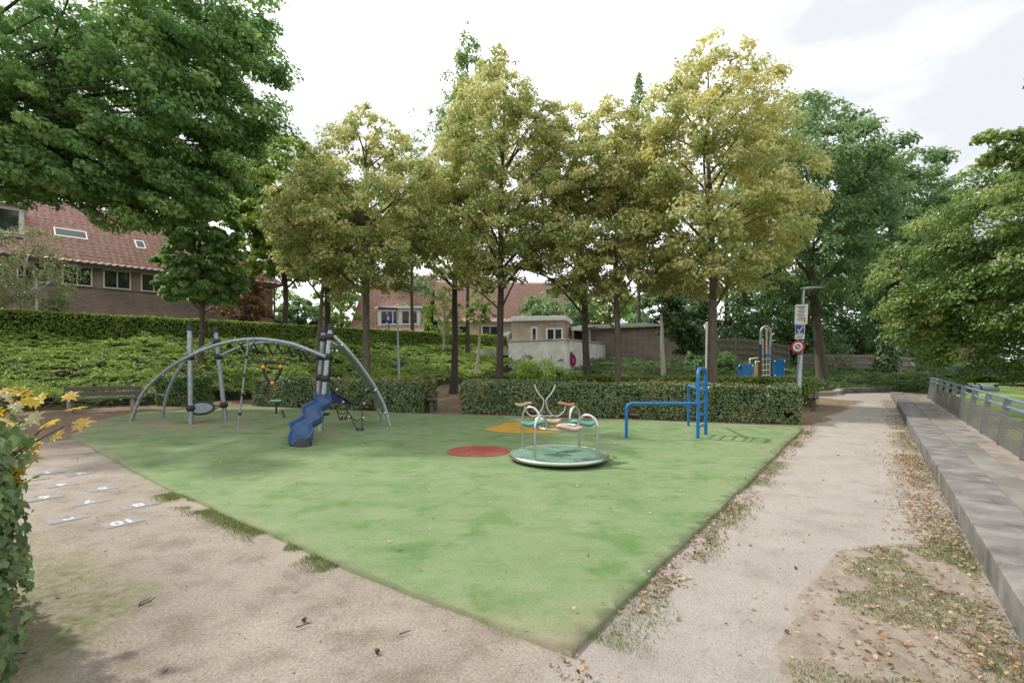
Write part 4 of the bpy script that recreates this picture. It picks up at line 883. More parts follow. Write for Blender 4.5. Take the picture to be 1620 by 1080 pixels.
MB().beam(Vector((c0.x-.6,c0.y+2.9,4.36)), Vector((c1.x+.25,c1.y+2.9,4.36)), 6.5, .30, .02).build('roof_edge', M['coping'], fb)
# grey van
vq = at(817,541,46); vq.z = 2.45
vn = thing('parked_van', 'grey van parked behind the white wall at the end of the clipped hedge', 'van', vq, R(12))
sec = [(-.85,.35),(-.9,.8),(-.86,1.15),(-.72,1.75),(-.6,1.86),(.6,1.86),(.72,1.75),(.86,1.15),(.9,.8),(.85,.35)]
V_ = [(x*s_, y, z) for (y, s_) in ((0,.96),(.12,1),(3.0,1),(4.2,.95)) for x, z in (sec if y < 4 else [(x_, min(z_,1.1)) for x_, z_ in sec])]
MB().add(V_, [(i*10+k, (i+1)*10+k, (i+1)*10+(k+1)%10, i*10+(k+1)%10) for i in range(3) for k in range(10)]+[tuple(range(10))[::-1], tuple(30+k for k in range(10))], False).build('body', M['vanpaint'], vn)
MB().add([(-.66,-.012,1.2),(.66,-.012,1.2),(.56,-.012,1.68),(-.56,-.012,1.68)], [(0,1,2,3)]).build('rear_window', M['glass'], vn)
MB().box((0,-.05,.5),(1.7,.12,.2),None,.03).build('bumper', M['gutter'], vn)
for s_ in (-1,1):
    MB().box((s_*.78,-.02,1.0),(.12,.05,.42),None,.01).build('tail_light', M['redlight'], vn)
    for y in (.75,3.4): MB().lathe([(.2,-.1),(.32,-.09),(.32,.09),(.2,.1)], (s_*.82,y,.32), 18, True, Matrix.Rotation(R(90),3,'Y')).build('wheel', M['tyre'], vn)
MB().box((0,-.02,.78),(.5,.02,.12)).build('number_plate', M['signwhite'], vn)
# ------------------------------------------------------------------ fences
def fence(name, label, pts, h, nb, group=None):
    f_ = thing(name, label, 'fence', (0,0,0), 0, group)
    for i in range(len(pts)-1):
        a, b = Vector(pts[i]), Vector(pts[i+1]); d = (b-a).normalized(); n_ = Vector((d.y,-d.x,0)); n_ = n_ if n_.y < 0 else -n_
        for j in range(nb):
            z = a.z+.12+j*(h-.12)/nb+.08; s_ = n_*(.05 if j % 2 else -.05)
            MB().beam(Vector((a.x,a.y,z))+s_+d*.05, Vector((b.x,b.y,z-a.z+b.z))+s_-d*.05, .025, (h/nb)*.86, .004).build('board', M['fence'], f_)
        MB().box((a.x,a.y,a.z+h/2), (.1,.1,h+.06), None, .01).build('post', M['fence'], f_)
    b = Vector(pts[-1]); MB().box((b.x,b.y,b.z+h/2), (.1,.1,h+.06), None, .01).build('post', M['fence'], f_)
def gp(x, y): return Vector((x, y, hz(x, y)))
ff = [at(px,0,Y_) for px, Y_ in ((1122,37.5),(1164,37.5),(1206,37.5),(1248,37.6))]
fence('board_fence', 'brown horizontal board fence behind the play tower', [gp(q.x, q.y) for q in ff], 2.0, 8)
ff = [at(px,0,Y_) for px, Y_ in ((1266,39),(1304,40),(1342,41),(1378,42),(1412,43),(1448,44))]
fence('board_fence', 'dark horizontal board fence behind the ivy trunk in deep shade', [Vector((q.x, q.y, hz(q.x,q.y)-.1)) for q in ff], 1.75, 6)

# ------------------------------------------------------------------ vegetation
PROF = {'linden': ([0,.12,.3,.5,.7,.85,1],[.45,.80,1,.97,.76,.47,.07]), 'round': ([0,.12,.3,.5,.7,.87,1],[.4,.78,.98,1,.84,.56,.14]), 'spire': ([0,.1,.3,.55,.8,1],[.6,.95,1,.72,.36,.04]), 'weep': ([0,.15,.4,.7,.9,1],[.8,1,.95,.75,.45,.1])}
def clump_cloud(cc, cs, per, rg, flat=.55, axis_xy=None, drop=.25):
    n = len(cc); cnt = np.maximum(3, (per*(cs/cs.mean())**2*rg.uniform(.6,1.4,n)).astype(int)); id_ = np.repeat(np.arange(n), cnt)
    d = rg.normal(size=(len(id_),3)); d /= np.linalg.norm(d, axis=1, keepdims=True); rr = rg.random(len(id_))**.42
    o = d*rr[:,None]*cs[id_][:,None]; ax = axis_xy if axis_xy is not None else cc.mean(0)[:2]
    outv = np.zeros_like(cc); outv[:,:2] = cc[:,:2]-ax; ol = np.linalg.norm(outv, axis=1, keepdims=True); outv /= np.maximum(ol, .01)
    o[:,2] *= flat; o[:,2] -= drop*(o*outv[id_]).sum(1)
    P = cc[id_]+o
    N = d*.8+outv[id_]*.35+np.array([0,0,.75])+rg.normal(size=P.shape)*.45
    T_ = outv[id_]*.6+np.array([0,0,-.7])+rg.normal(size=P.shape)*.6
    return P, N, T_, id_
def make_tree(name, label, base, ztop, zlow, Rm, n, ls, lm, seed, T=T_DIA, prof='linden', lean=(0,0), group=None, trunk_r=.15, clumps=240, bark='bark', tmid=.45, tspread=.5, blobs=None, csz=.19, limbs=30, topw=.0, flat=.55, cat='tree', sq=(1,1), show_trunk=True, fill=.32, gap=.0):
    rg = np.random.default_rng(seed); tr = thing(name, label, cat, base, 0, group); H = ztop-base.z; clumps = int(clumps*1.8); csz *= .72; n = int(n*.88)
    if blobs is None:
        hh = np.linspace(0, 1, 200); pr = np.interp(hh, *PROF[prof]); wt = (pr+(.45 if prof == 'spire' else .08))**1.3; wt /= wt.sum()
        h = rg.choice(hh, clumps, p=wt)+rg.uniform(-.01,.01,clumps); az = rg.uniform(0, 2*np.pi, clumps)
        f = fill+(1-fill)*rg.random(clumps)**.55
        lump = (1+.5*(vnoise(az*2.2+seed, h*5+seed, 50+seed % 7)-.5))*(.86+.2*np.abs(np.sin(h*np.pi*5.5+seed+np.sin(az)*.8)))
        r_ = Rm*np.interp(h, *PROF[prof])*f*lump
        zz = zlow-base.z+h*(H-zlow+base.z)
        cc = np.stack([lean[0]*zz/H+r_*np.cos(az)*sq[0], lean[1]*zz/H+r_*np.sin(az)*sq[1], zz], -1)
        cs = Rm*csz*rg.uniform(.6,1.4,clumps)*(.55+.45*np.interp(h, *PROF[prof]))
    else:
        W_ = np.array([b[2] for b in blobs], float); W_ /= W_.sum(); bi = rg.choice(len(blobs), clumps, p=W_)
        d = rg.normal(size=(clumps,3)); d /= np.linalg.norm(d, axis=1, keepdims=True); f = fill+(1-fill)*rg.random(clumps)**.5
        bc = np.array([b[0] for b in blobs]); brd = np.array([b[1] for b in blobs])
        cc = bc[bi]+d*brd[bi]*f[:,None]-np.array(base); cs = Rm*csz*rg.uniform(.6,1.4,clumps); h = (cc[:,2]-cc[:,2].min())/np.ptp(cc[:,2])
    if gap > 0:
        g_ = vnoise(cc[:,0]*.55+seed, cc[:,2]*.55, 77); keep = g_ > gap; cc, cs, h = cc[keep], cs[keep], h[keep]
    axis_xy = np.array([lean[0]*.6, lean[1]*.6]) if blobs is None else np.array([0., 0.])
    P, N, T_, id_ = clump_cloud(cc, cs, n/len(cc), rg, flat, axis_xy)
    tint = tmid+(.02 if lm is LM['linden'] else 0)+(rg.random(len(cc))[id_]-.5)*tspread+(rg.random(len(P))-.5)*.42+topw*(h[id_]-.4)
    keep = P[:,2] > .15
    leaves('crown', P[keep], N[keep], ls*rg.uniform(.6,1.3,keep.sum()), tint[keep], lm, tr, T, T_[keep], rg)
    # trunk and limbs
    mb = MB(); npt = 9
    wob = np.cumsum(rg.normal(size=(npt,2))*.035*min(1, H/10), axis=0)
    tp_ = [Vector((lean[0]*(i/(npt-1))+wob[i,0], lean[1]*(i/(npt-1))+wob[i,1], H*.9*i/(npt-1))) for i in range(npt)]
    tp_[0] = Vector((0,0,-.25)); tpc = cr(tp_, 4)
    rad = [trunk_r*((1-i/(len(tpc)-1))**.75*.92+.07)*(1+.5*math.exp(-i/1.3)) for i in range(len(tpc))]
    mb.tube(tpc, rad, 10)
    order = rg.permutation(len(cc))[:limbs]
    for i in order:
        c_ = Vector(cc[i]); hd = math.hypot(c_.x, c_.y); zs = max(min(c_.z-hd*rg.uniform(.35,.9), H*.85), (zlow-base.z)*.75 if blobs is None else H*.52)
        k_ = min(len(tpc)-1, max(1, int(zs/(H*.9)*(len(tpc)-1)))); s0 = tpc[k_]
        r0 = min(rad[k_]*.5, .012+.012*(c_-s0).length, .075); md = s0.lerp(c_, .5)+Vector((rg.normal()*.08, rg.normal()*.08, .06*(c_-s0).length))
        cv = cr([s0, md, c_], 4); mb.tube(cv, [r0*(1-j/len(cv))+.008 for j in range(len(cv))], 6, False)
        for _ in range(2):
            j_ = order[rg.integers(len(order))]; c2 = Vector(cc[j_])
            if (c2-c_).length < Rm*.6:
                cv = cr([md, md.lerp(c2,.5)+Vector((0,0,.05)), c2], 3); mb.tube(cv, [r0*.5*(1-j/len(cv))+.006 for j in range(len(cv))], 5, False)
    mb.build('trunk', M[bark], tr)
    return tr
def base(px, Y_, z=None):
    q = at(px, 571, Y_); q.z = hz(q.x, q.y) if z is None else z; return q
def ztop(py, Y_): return HC+(HY-py)/F*Y_
LG = 'golden lime trees behind the hedges'
lt = lambda lab, px, Y_, ty, ly, Rm, n, seed, **k: make_tree('lime_tree', lab, base(px, Y_), ztop(ty, Y_), ztop(ly+14, Y_), Rm*.98, n, k.pop('ls', .13), LM['linden'], seed, group=LG, gap=.15, **k)
lt('large golden lime tree nearest the blue ladder, fullest crown of the row', 1128, 17.5, 48, 452, 3.35, 52000, 11, trunk_r=.17, clumps=330, tmid=.52, topw=.12)
lt('tall pointed golden lime tree behind the merry-go-round with straight dark trunk', 788, 20.5, 72, 440, 3.15, 48000, 12, trunk_r=.17, clumps=310, tmid=.44, topw=.22, bark='barkdk')
lt('golden lime tree with pale grey straight trunk beside the slim lamp post', 578, 19.0, 168, 448, 3.05, 40000, 13, trunk_r=.165, clumps=270, tmid=.40, topw=.25)
lt('lime tree rooted in the hedge gap with its trunk base visible', 717, 24.5, 205, 420, 3.0, 28000, 14, trunk_r=.19, clumps=210, tmid=.34, bark='barkdk')
lt('lime tree with left-leaning dark trunk in front of the graffiti wall', 932, 21.0, 165, 455, 2.9, 32000, 15, trunk_r=.165, clumps=230, tmid=.42, topw=.2, lean=(-.75,0), bark='barkdk')
lt('lime tree between the leaning trunk and the big golden crown', 978, 19.0, 150, 460, 2.75, 36000, 16, trunk_r=.13, clumps=250, tmid=.46, topw=.2, lean=(-.3,0))
lt('darker lime tree with straight trunk behind the steel tower posts', 517, 25.0, 235, 432, 3.0, 24000, 17, trunk_r=.19, clumps=200, tmid=.34, bark='barkdk')
lt('slender lime tree with thin leaning trunk left of the tower posts', 498, 20.5, 250, 440, 2.3, 17000, 18, trunk_r=.11, clumps=150, tmid=.34, lean=(.5,0))
# great maple over the left of the playground, trunk outside the view
mbase = Vector((-21.5, 16.2, 0))
make_tree('maple_tree', 'huge dark green maple crown filling the upper left corner', mbase, 15.5, 6, 6.0, 195000, .155, LM['maple'], 21, T=T_DIA, blobs=[((-17.0,16.8,11.2),(9.4,4.8,4.6),5.2), ((-13.0,17.0,9.6),(4.9,3.6,3.6),2.4), ((-18.2,16.4,9.1),(5.0,3.2,2.0),2.2), ((-13.2,17.0,7.9),(3.4,2.6,1.7),1.3), ((-10.2,16.8,12.4),(2.5,2.2,4.2),1.2)], trunk_r=.42, clumps=640, csz=.125, limbs=60, bark='barkdk', tmid=.42, tspread=.55, fill=.2, flat=.45, gap=.24)
make_tree('young_maple_tree', 'young dark green maple with straight pale trunk on the bank by the brick house', base(318,24), ztop(262,24), ztop(478,24), 1.85, 19000, .20, LM['maple'], 22, T=T_LOB, prof='weep', trunk_r=.155, clumps=170, tmid=.5, csz=.22, bark='bark')
make_tree('oak_tree', 'bright light green tree showing between the maple and the golden trees', base(452,33), ztop(212,33), ztop(440,33), 3.9, 26000, .24, LM['bright'], 23, T=T_LOB, prof='round', trunk_r=.2, clumps=230, tmid=.5, bark='barkdk')
PG = 'dark poplar tops behind the golden trees'
for px, ty, Y_, Rm, sd_, lb in ((740,34,38,2.0,24,'tallest dark green poplar spire rising behind the pointed golden tree'), (652,178,40,2.4,25,'dark green poplar top between two golden trees'), (1010,118,40,1.8,26,'thin dark poplar tip left of the fullest golden crown')):
    make_tree('poplar_tree', lb, base(px, Y_), ztop(ty, Y_), ztop(ty+230, Y_), Rm*1.25, 9000, .21, LM['dark'], sd_, prof='spire', trunk_r=.16, clumps=190, tmid=.75, csz=.24, flat=1.1, gap=.34, group=PG, bark='barkdk')
make_tree('shade_tree', 'tall dark green tree with a bare leaning brown trunk beyond the lamp post', base(1303,29), ztop(150,29), ztop(478,29), 5.0, 50000, .20, LM['dark'], 27, prof='round', trunk_r=.30, clumps=330, lean=(-1.4,0), tmid=.52, bark='bark', topw=.15)
make_tree('shade_tree', 'dark green tree with an ivy-clad trunk at the end of the path', base(1410,35), ztop(232,35), ztop(490,35), 4.7, 36000, .22, LM['dark'], 28, prof='round', trunk_r=.3, clumps=270, tmid=.45, bark='barkdk', topw=.15)
iv = base(1410,34.6); rg = np.random.default_rng(5); n = 4200; a = rg.uniform(0,2*np.pi,n); zz = rg.uniform(.1,6.5,n); rr = .5+.25*rg.random(n)+.12*np.sin(zz*2)
leaves('ivy', np.stack([iv.x+rr*np.cos(a), iv.y+.4+rr*np.sin(a), iv.z+zz], -1), np.stack([np.cos(a), np.sin(a), .3+0*a], -1)+rg.normal(size=(n,3))*.3, .17, rg.random(n)*.4, LM['ivy'], None, T_IVY, np.tile([0,0,-1.], (n,1)), rg)
tag(bpy.data.objects['ivy'], 'dark ivy column clothing a trunk at the path end', 'ivy')
# canal-side tree hanging over the water on the right
make_tree('canal_tree', 'fresh green tree leaning over the canal along the right edge', Vector((27.5,19.5,-.2)), 12.5, 1.5, 6.0, 125000, .14, LM['canal'], 29, T=T_DIA, blobs=[((23.0,18.8,5.2),(7.4,4.6,4.4),5), ((20.4,20.0,3.4),(5.0,3.4,2.7),2.4), ((18.6,18.4,7.2),(3.2,2.6,2.2),1.5), ((17.0,20.5,4.4),(2.2,2.0,2.4),.8), ((21,18,9.2),(3,2.5,1.6),.8), ((26.0,17.0,3),(5,4,3),.8)], trunk_r=.35, clumps=430, csz=.13, limbs=90, tmid=.5, tspread=.6, flat=.55, bark='barkdk', fill=.3)
make_tree('canal_tree', 'high green branch reaching in at the upper right edge', Vector((19.5,11.0,-.2)), 9.0, 5, 3.0, 8000, .125, LM['canal'], 30, T=T_DIA, blobs=[((11.7,11.0,6.3),(1.7,.8,.42),2.6), ((12.0,11.0,7.75),(.75,.4,.25),.45), ((13.6,11,6.6),(1.6,1,1.0),1.6)], trunk_r=.2, clumps=64, csz=.11, limbs=26, tmid=.5, bark='barkdk', fill=.0)
# mass behind the fences and houses
BG = 'dark trees behind the board fences'
for i, (px, Y_, ty, Rm, lb) in enumerate(((1150,43,330,4.6,'dark leafy tree right behind the play tower fence'), (1235,46,360,4.6,'dark leafy tree above the fence left of the lamp post'), (1330,47,390,4.6,'dark leafy tree in the shade right of the bare brown trunk'), (1450,50,330,5.2,'dark leafy tree above the bridge end of the path'), (1060,46,400,3.6,'ivy-dark tree rising behind the dark brick building'), (1540,66,280,9,'distant dark tree beyond the canal bridge'))):
    make_tree('background_tree', lb, base(px, Y_, 0), ztop(ty, Y_), ztop(575, Y_), Rm, 10500, .34, LM['dark'], 40+i, prof='round', clumps=150, tmid=.38, trunk_r=.25, group=BG, csz=.24, bark='barkdk', limbs=14, fill=.45)
for i, (px, Y_, ty, Rm, lm, lb) in enumerate(((470,52,470,2.6,'dark','blue-green bushy tree right of the brick house corner'), (540,60,430,3.6,'bright','light green far tree seen between the golden trunks'), (660,62,420,4.5,'dark','far green tree beside the gabled house'), (880,52,455,4.0,'dark','far green tree above the flat-roofed extension'), (965,54,450,4.0,'bright','far yellow-green tree above the carport roof'), (760,70,410,6,'dark','far dark tree behind the long red-roofed house'), (395,60,370,5.0,'bright','far light green tree past the brick roof end'))):
    make_tree('far_tree', lb, base(px, Y_, 2.2), ztop(ty, Y_), ztop(540, Y_), Rm, 6500, .36, LM[lm], 60+i, prof='round', clumps=90, tmid=.5, trunk_r=.2, csz=.25, limbs=10, bark='barkdk', fill=.4)
make_tree('birch_tree', 'pale weeping birch in front of the brick house at the left edge', base(40,25.2,2.3), ztop(352,25.2), ztop(492,25.2), 2.2, 9000, .115, LM['pale'], 71, prof='weep', clumps=130, tmid=.5, trunk_r=.09, bark='barkpale', csz=.22, gap=.2)
make_tree('beech_tree', 'rusty brown small tree against the brick house wall', base(386,34,2.3), ztop(392,34), ztop(508,34), 1.75, 8000, .17, LM['rust'], 72, prof='spire', clumps=110, tmid=.5, trunk_r=.1, csz=.24)
make_tree('birch_tree', 'slim young birch with leaning white trunk in front of the clipped hedge end', base(752,30), ztop(440,30), ztop(515,30), 1.0, 2600, .13, LM['bright'], 73, prof='round', clumps=40, trunk_r=.11, bark='barkpale', lean=(.5,0), csz=.28, limbs=8)
make_tree('birch_tree', 'weeping birch hanging over the clipped hedge near its far end', base(700,38), ztop(450,38), ztop(525,38), 1.6, 3600, .16, LM['bright'], 74, prof='weep', clumps=60, trunk_r=.12, bark='barkpale', csz=.25, limbs=8)
make_tree('ivy_clad_tree', 'ivy-clad tree with a peeling pale trunk in front of the dark brick building', base(1049,29.5), 6.2, 3, 1.6, 9000, .17, LM['ivy'], 75, T=T_IVY, blobs=[((9.3,29.8,4.9),(1.0,.7,1.3),1.4),((9.0,29.7,7.0),(.8,.6,1.4),1.0),((10.5,31.0,3.6),(1.5,.5,1.0),1.2),((11.2,31.3,2.6),(1.2,.4,.8),.8)], trunk_r=.17, clumps=75, bark='barkpale', tmid=.4, csz=.3, limbs=0, fill=.1)
# ------------------------------------------------------------------ hedges
def hedge(name, label, a, b, wd, ht, n, ls, lm, seed, tmid=.4, group=None, z0=0., stems=True, T=T_DIA, rough=.07, gaps=0.):
    a, b = Vector(a), Vector(b); d = (b-a); L_ = d.length; rg = np.random.default_rng(seed)
    h_ = thing(name, label, 'hedge', (a.x, a.y, 0), math.atan2(d.y, d.x), group); dn = d.normalized()
    zb_ = 0 if z0 is None else z0
    A = np.array([L_*ht, L_*wd, wd*ht, wd*ht*1.0, L_*ht*.35]); A /= A.sum(); fc = rg.choice(5, n, p=A)
    u, v, dp = rg.random(n), rg.random(n), rg.random(n)**1.8*.16
    x = u*L_; y = np.zeros(n); z = v*ht; N = np.zeros((n,3))
    y = np.where(fc == 0, -wd/2, np.where(fc == 4, wd/2, (v-.5)*wd)); z = np.where(fc == 1, ht, z)
    sd_ = fc >= 2; x = np.where(fc == 2, 0, np.where(fc == 3, L_, x)); y = np.where((fc == 2)|(fc == 3), (u-.5)*wd, y)
    N[fc == 0] = (0,-1,.25); N[fc == 1] = (0,0,1); N[fc == 2] = (-1,0,.2); N[fc == 3] = (1,0,.2); N[fc == 4] = (0,1,.2)
    bul = (fbm(x*1.3+seed, z*1.6+y*1.3, 60+seed % 5)-.5)*rough*3.2+(vnoise(x*6+seed, z*6+y*6, 66)-.5)*rough*1.3
    P = np.stack([x, y, z], -1)+N*(bul-dp)[:,None]+rg.normal(size=(n,3))*.018
    rnd = np.clip((z/ht-.86)/.14, 0, 1); P[:,1] *= 1-.08*rnd
    if gaps: P = P[keep := ((vnoise(P[:,0]*2.2, P[:,2]*2.2, 81) > gaps) | (P[:,2] > .3*ht))]; N = N[keep]; fc = fc[keep]
    P[:,2] += zb_
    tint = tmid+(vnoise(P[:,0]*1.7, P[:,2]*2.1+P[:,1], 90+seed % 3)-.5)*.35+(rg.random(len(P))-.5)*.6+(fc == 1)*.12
    N2 = N+rg.normal(size=N.shape)*.55+np.array([0,0,.25])
    leaves('foliage', P, N2, ls*rg.uniform(.65,1.35,len(P)), tint, lm, h_, T, None, rg)
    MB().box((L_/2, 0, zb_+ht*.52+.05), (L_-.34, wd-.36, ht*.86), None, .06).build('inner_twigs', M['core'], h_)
    if stems:
        st_ = MB()
        for k in range(int(L_/.33)):
            q = Vector((.15+k*.33+rg.normal()*.06, -wd/2+.16+rg.random()*.2, zb_-.03)); st_.tube([q, q+Vector((rg.normal()*.04, rg.normal()*.03, .34))], .017, 5, False)
        st_.build('stems', M['twig'], h_)['kind'] = 'stuff'
    return h_
hedge('hedge', 'long clipped evergreen hedge at the back of the green mat', G(735,652.5)+Vector((0,.42,0)), G(1277,671)+Vector((0,.46,0)), .85, .97, 44000, .064, LM['hedge'], 3, .36, 'low hedges round the mat', gaps=.25)
hedge('hedge', 'short clipped evergreen hedge behind the slide and ramp', G(405,641)+Vector((0,.5,0)), G(677,653)+Vector((0,.45,0)), .85, .97, 30000, .066, LM['hedge'], 4, .32, 'low hedges round the mat', gaps=.25)
hedge('hedge', 'dark rounded clipped shrub block behind the left arch legs', at(262,640,18.6), at(322,640,18.2), .9, 1.0, 6500, .08, LM['coverdk'], 5, .3, None)
hedge('hedge', 'low back hedge seen over the long hedge around the straight dark trunk', (-1.75,21.2,0), (1.0,20.9,0), .8, 1.02, 6500, .075, LM['uphedge'], 6, .35, 'low back hedges')
hedge('hedge', 'low back hedge running from the graffiti wall to the lamp post', (2.2,21.2,0), (11.0,18.2,0), .8, .98, 19000, .072, LM['uphedge'], 7, .35, 'low back hedges')
a = F0+NS*9.8+US*(-9); b = F0+NS*9.8+US*33.5
hedge('clipped_hedge', 'tall clipped green hedge along the top of the bank', (a.x,a.y,0), (b.x,b.y,0), .95, 1.75, 50000, .112, LM['uphedge'], 8, .45, None, z0=2.2, stems=False, rough=.06)
# ------------------------------------------------------------------ ground cover on the banks
def cover(name, label, pts, lm, seed, mound=.5, ls=.12, spl=.5, per=13, tmid=.5, kind='stuff', base_h=.12):
    rg = np.random.default_rng(seed); x, y = pts[:,0], pts[:,1]; ns = len(x)
    mo = lambda x, y: base_h+mound*fbm(x*.55, y*.55, 15, 2)+.18*vnoise(x*2.3, y*2.3, 19)
    hh = hT(x, y)+mo(x, y); ep = .2
    gx_ = (hT(x+ep,y)+mo(x+ep,y)-hh)/ep; gy_ = (hT(x,y+ep)+mo(x,y+ep)-hh)/ep
    az = np.arctan2(-gy_, -gx_)+rg.normal(size=ns)*1.1; D = np.stack([np.cos(az), np.sin(az), 0*az], -1)
    s_ = (np.arange(per)+.5)/per; ln = spl*rg.uniform(.6,1.3,ns)
    O = np.stack([x, y, hh-.10-.10*rg.random(ns)], -1)
    P = O[:,None,:]+D[:,None,:]*(ln[:,None]*s_)[:,:,None]; rise = rg.uniform(.15,.5,ns)*ln
    P[:,:,2] += rise[:,None]*(1.6*s_-1.1*s_**2)+ (gx_*D[:,0]+gy_*D[:,1])[:,None]*ln[:,None]*s_*.9
    P = P+rg.normal(size=P.shape)*.012
    side = np.where(np.arange(per) % 2, 1., -1.); Sd = np.stack([-D[:,1], D[:,0], 0*az], -1)
    T_ = D[:,None,:]*.75+Sd[:,None,:]*(side[None,:,None])*.85+np.array([0,0,-.12])
    N = np.stack([-gx_*.7, -gy_*.7, np.ones(ns)], -1)[:,None,:]+rg.normal(size=P.shape)*.35
    tint = tmid+(vnoise(x*.8, y*.8, 33)-.5)[:,None]*.35+(rg.random((ns,1))-.5)*.4+(rg.random((ns,per))-.5)*.25+(s_-.5)*.3
    o = leaves(name, P.reshape(-1,3), N.reshape(-1,3), np.repeat(ls*(1.15-.5*s_)[None,:], ns, 0).ravel()*rg.uniform(.8,1.2,ns*per), tint.ravel(), lm, None, T_LONG, T_.reshape(-1,3), rg)
    return tag(o, label, None, None, kind)
rg = np.random.default_rng(77)
n = 13000; t_ = rg.uniform(-9, 34, n); dd_ = rg.uniform(-.2, 9.6, n); pts = np.stack([F0.x+US.x*t_+NS.x*dd_, F0.y+US.y*t_+NS.y*dd_], -1)
inv = (pts[:,0]/pts[:,1] < .06) & (pts[:,0]/pts[:,1] > -1.12); pts = pts[inv]
p_ = np.clip(24/np.hypot(pts[:,0], pts[:,1]), .3, 1); pts = pts[rg.random(len(pts)) < p_]
cover('bank_shrubbery', 'feathery light green shrubs covering the bank below the clipped hedge', pts, LM['cover'], 1, .75, .17, .62, 14, .5)
n = 12500; x = rg.uniform(1, 44, n); y = rg.uniform(22.5, 45, n); ok = (y > 25.6+np.maximum(0, 7-x)*.3) & (cR(x, y) < -.2+np.where(y > 23, 2.2, 0)) & (x/y < 1.06) & (x/y > .03) & ~inpoly(x, y, [(WL.x,WL.y),(WC.x,WC.y),(WR.x,WR.y),(30,60),(-10,60)]) & (y < 40)
ok &= ~((np.abs(x-u0.x) < 1.6) & (np.abs(y-24) < 1))
cover('ground_shrubbery', 'dark feathery low shrubs between the path end and the fences', np.stack([x[ok], y[ok]], -1), LM['coverdk'], 2, .45, .17, .62, 13, .42)
def bush(name, label, c, rad, n, ls, lm, seed, T=T_DIA, tmid=.45, group=None):
    rg = np.random.default_rng(seed); b_ = thing(name, label, 'shrub', c, 0, group)
    k = max(14, n//90); d = rg.normal(size=(k,3)); d /= np.linalg.norm(d, axis=1, keepdims=True); d[:,2] = np.abs(d[:,2])
    cc = d*np.array(rad)*(.35+.65*rg.random((k,1))**.6); cs = np.full(k, max(rad)*.26)*rg.uniform(.6,1.4,k)
    P, N, T_, id_ = clump_cloud(cc, cs, n/k, rg, .6, np.zeros(2)); kp = P[:,2] > -.1
    tint = tmid+(rg.random(k)[id_]-.5)*.4+(rg.random(len(P))-.5)*.4
    leaves('foliage', P[kp], N[kp], ls*rg.uniform(.6,1.3,kp.sum()), tint[kp], lm, b_, T, T_[kp], rg)
    mb = MB()
    for i in range(min(k, 14)): mb.tube(cr([(0,0,-.1), Vector(cc[i])*.5+Vector((0,0,.08)), cc[i]], 3), [.022,.018,.015,.012,.01,.008,.006], 5, False)
    mb.build('stems', M['twig'], b_); return b_
for px, py, Y_, r_, lm, lb in ((855,598,30,(1.7,1.2,1.5),'cover','spreading light green shrub in front of the white wall'), (835,565,31.5,(.7,.5,1.5),'pale','loose pale shrub rising against the white wall'), (886,598,29,(.8,.7,.85),'coverdk','small dark shrub at the corner of the white wall'), (917,596,31,(.8,.6,.6),'coverdk','dark shrub under the magenta graffiti'), (1470,598,26,(1.6,1.4,1.1),'coverdk','dark juniper shrub at the end of the railing'), (1120,560,34,(1.6,1.0,2.0),'dark','dark shrub at the end of the brick building')):
    q = at(px, py, Y_); q.z = hz(q.x, q.y); bush('shrub', lb, q, r_, int(1500*r_[0]*r_[2])+900, .16, LM[lm], int(px), T_LONG if 'cover' in lm else T_DIA, .5)
for px, Y_, r_, lb in ((1275,43,(3.4,2,5.5),'tall dark shrub behind the fence left of the bare brown trunk'), (1345,45,(3.4,2,5.0),'tall dark shrub behind the dark fence left of the ivy trunk'), (1400,47,(3.4,2,5.2),'tall dark shrub right behind the ivy trunk'), (1455,50,(3.6,2,5.0),'tall dark shrub above the end of the railing'), (1180,42,(3.2,2,4.6),'tall dark shrub behind the play tower fence')):
    q = at(px, 571, Y_); q.z = .2; bush('tall_shrub', lb, q, r_, 7000, .26, LM['dark'], int(px), T_DIA, .4, 'tall shrubs behind the fences')
# bank plants on the far side of the canal
for i, (c_, tt_) in enumerate(((9.9,6.0),(9.6,9.5),(9.8,13),(9.6,16.5),(9.9,20.5),(10.0,25),(10.0,30))):
    q = RAIL0+NP*c_+UP*tt_; bush('bank_bush', ['pale bush on the far canal bank nearest the right edge','pale leafy bush on the far canal bank opposite the railing middle','leafy canal bank bush left of the nearest pale bushes','low twiggy bush on the far bank under the leaning tree','shaded bush on the far canal bank before the pipe','shaded bush on the far canal bank beside the pipe','dim bush on the far canal bank near the bridge'][i], Vector((q.x,q.y,-.7)), (1.9,1.9,2.6), 4500, .13, LM['canal'], 300+i, T_DIA, .6, 'bushes on the far canal bank')
# ------------------------------------------------------------------ near ivy bush with autumn maple twigs at the left edge
rg = np.random.default_rng(91)
nb = thing('ivy_bush', 'dark ivy bush rising along the left edge close to the viewer', 'shrub', (-3.40,2.95,0))
n = 4200; zz = rg.random(n)*1.26; a = rg.uniform(0, 2*np.pi, n); ff_ = rg.random(n); rr = (.17+.05*np.sin(zz*5+1+ff_*6)+.12*np.clip(zz-.75,0,.4)+.12*(vnoise(ff_*7+a, zz*5, 12)-.3))*(1-.3*np.clip((zz-1.0)/.26,0,1))*rg.uniform(.55,1.1,n)
P = np.stack([rr*np.cos(a)+.74-.84*ff_, rr*np.sin(a)-.62+.95*ff_, zz], -1); N = np.stack([np.cos(a), np.sin(a)*.6-.2, .35+0*a], -1)+rg.normal(size=(n,3))*.35
leaves('foliage', P, N, rg.uniform(.04,.088,n), .15+.8*rg.random(n)**1.4, LM['ivy'], nb, T_IVY, np.tile([0,0,-1.], (n,1))+rg.normal(size=(n,3))*.5, rg)
cor = MB()
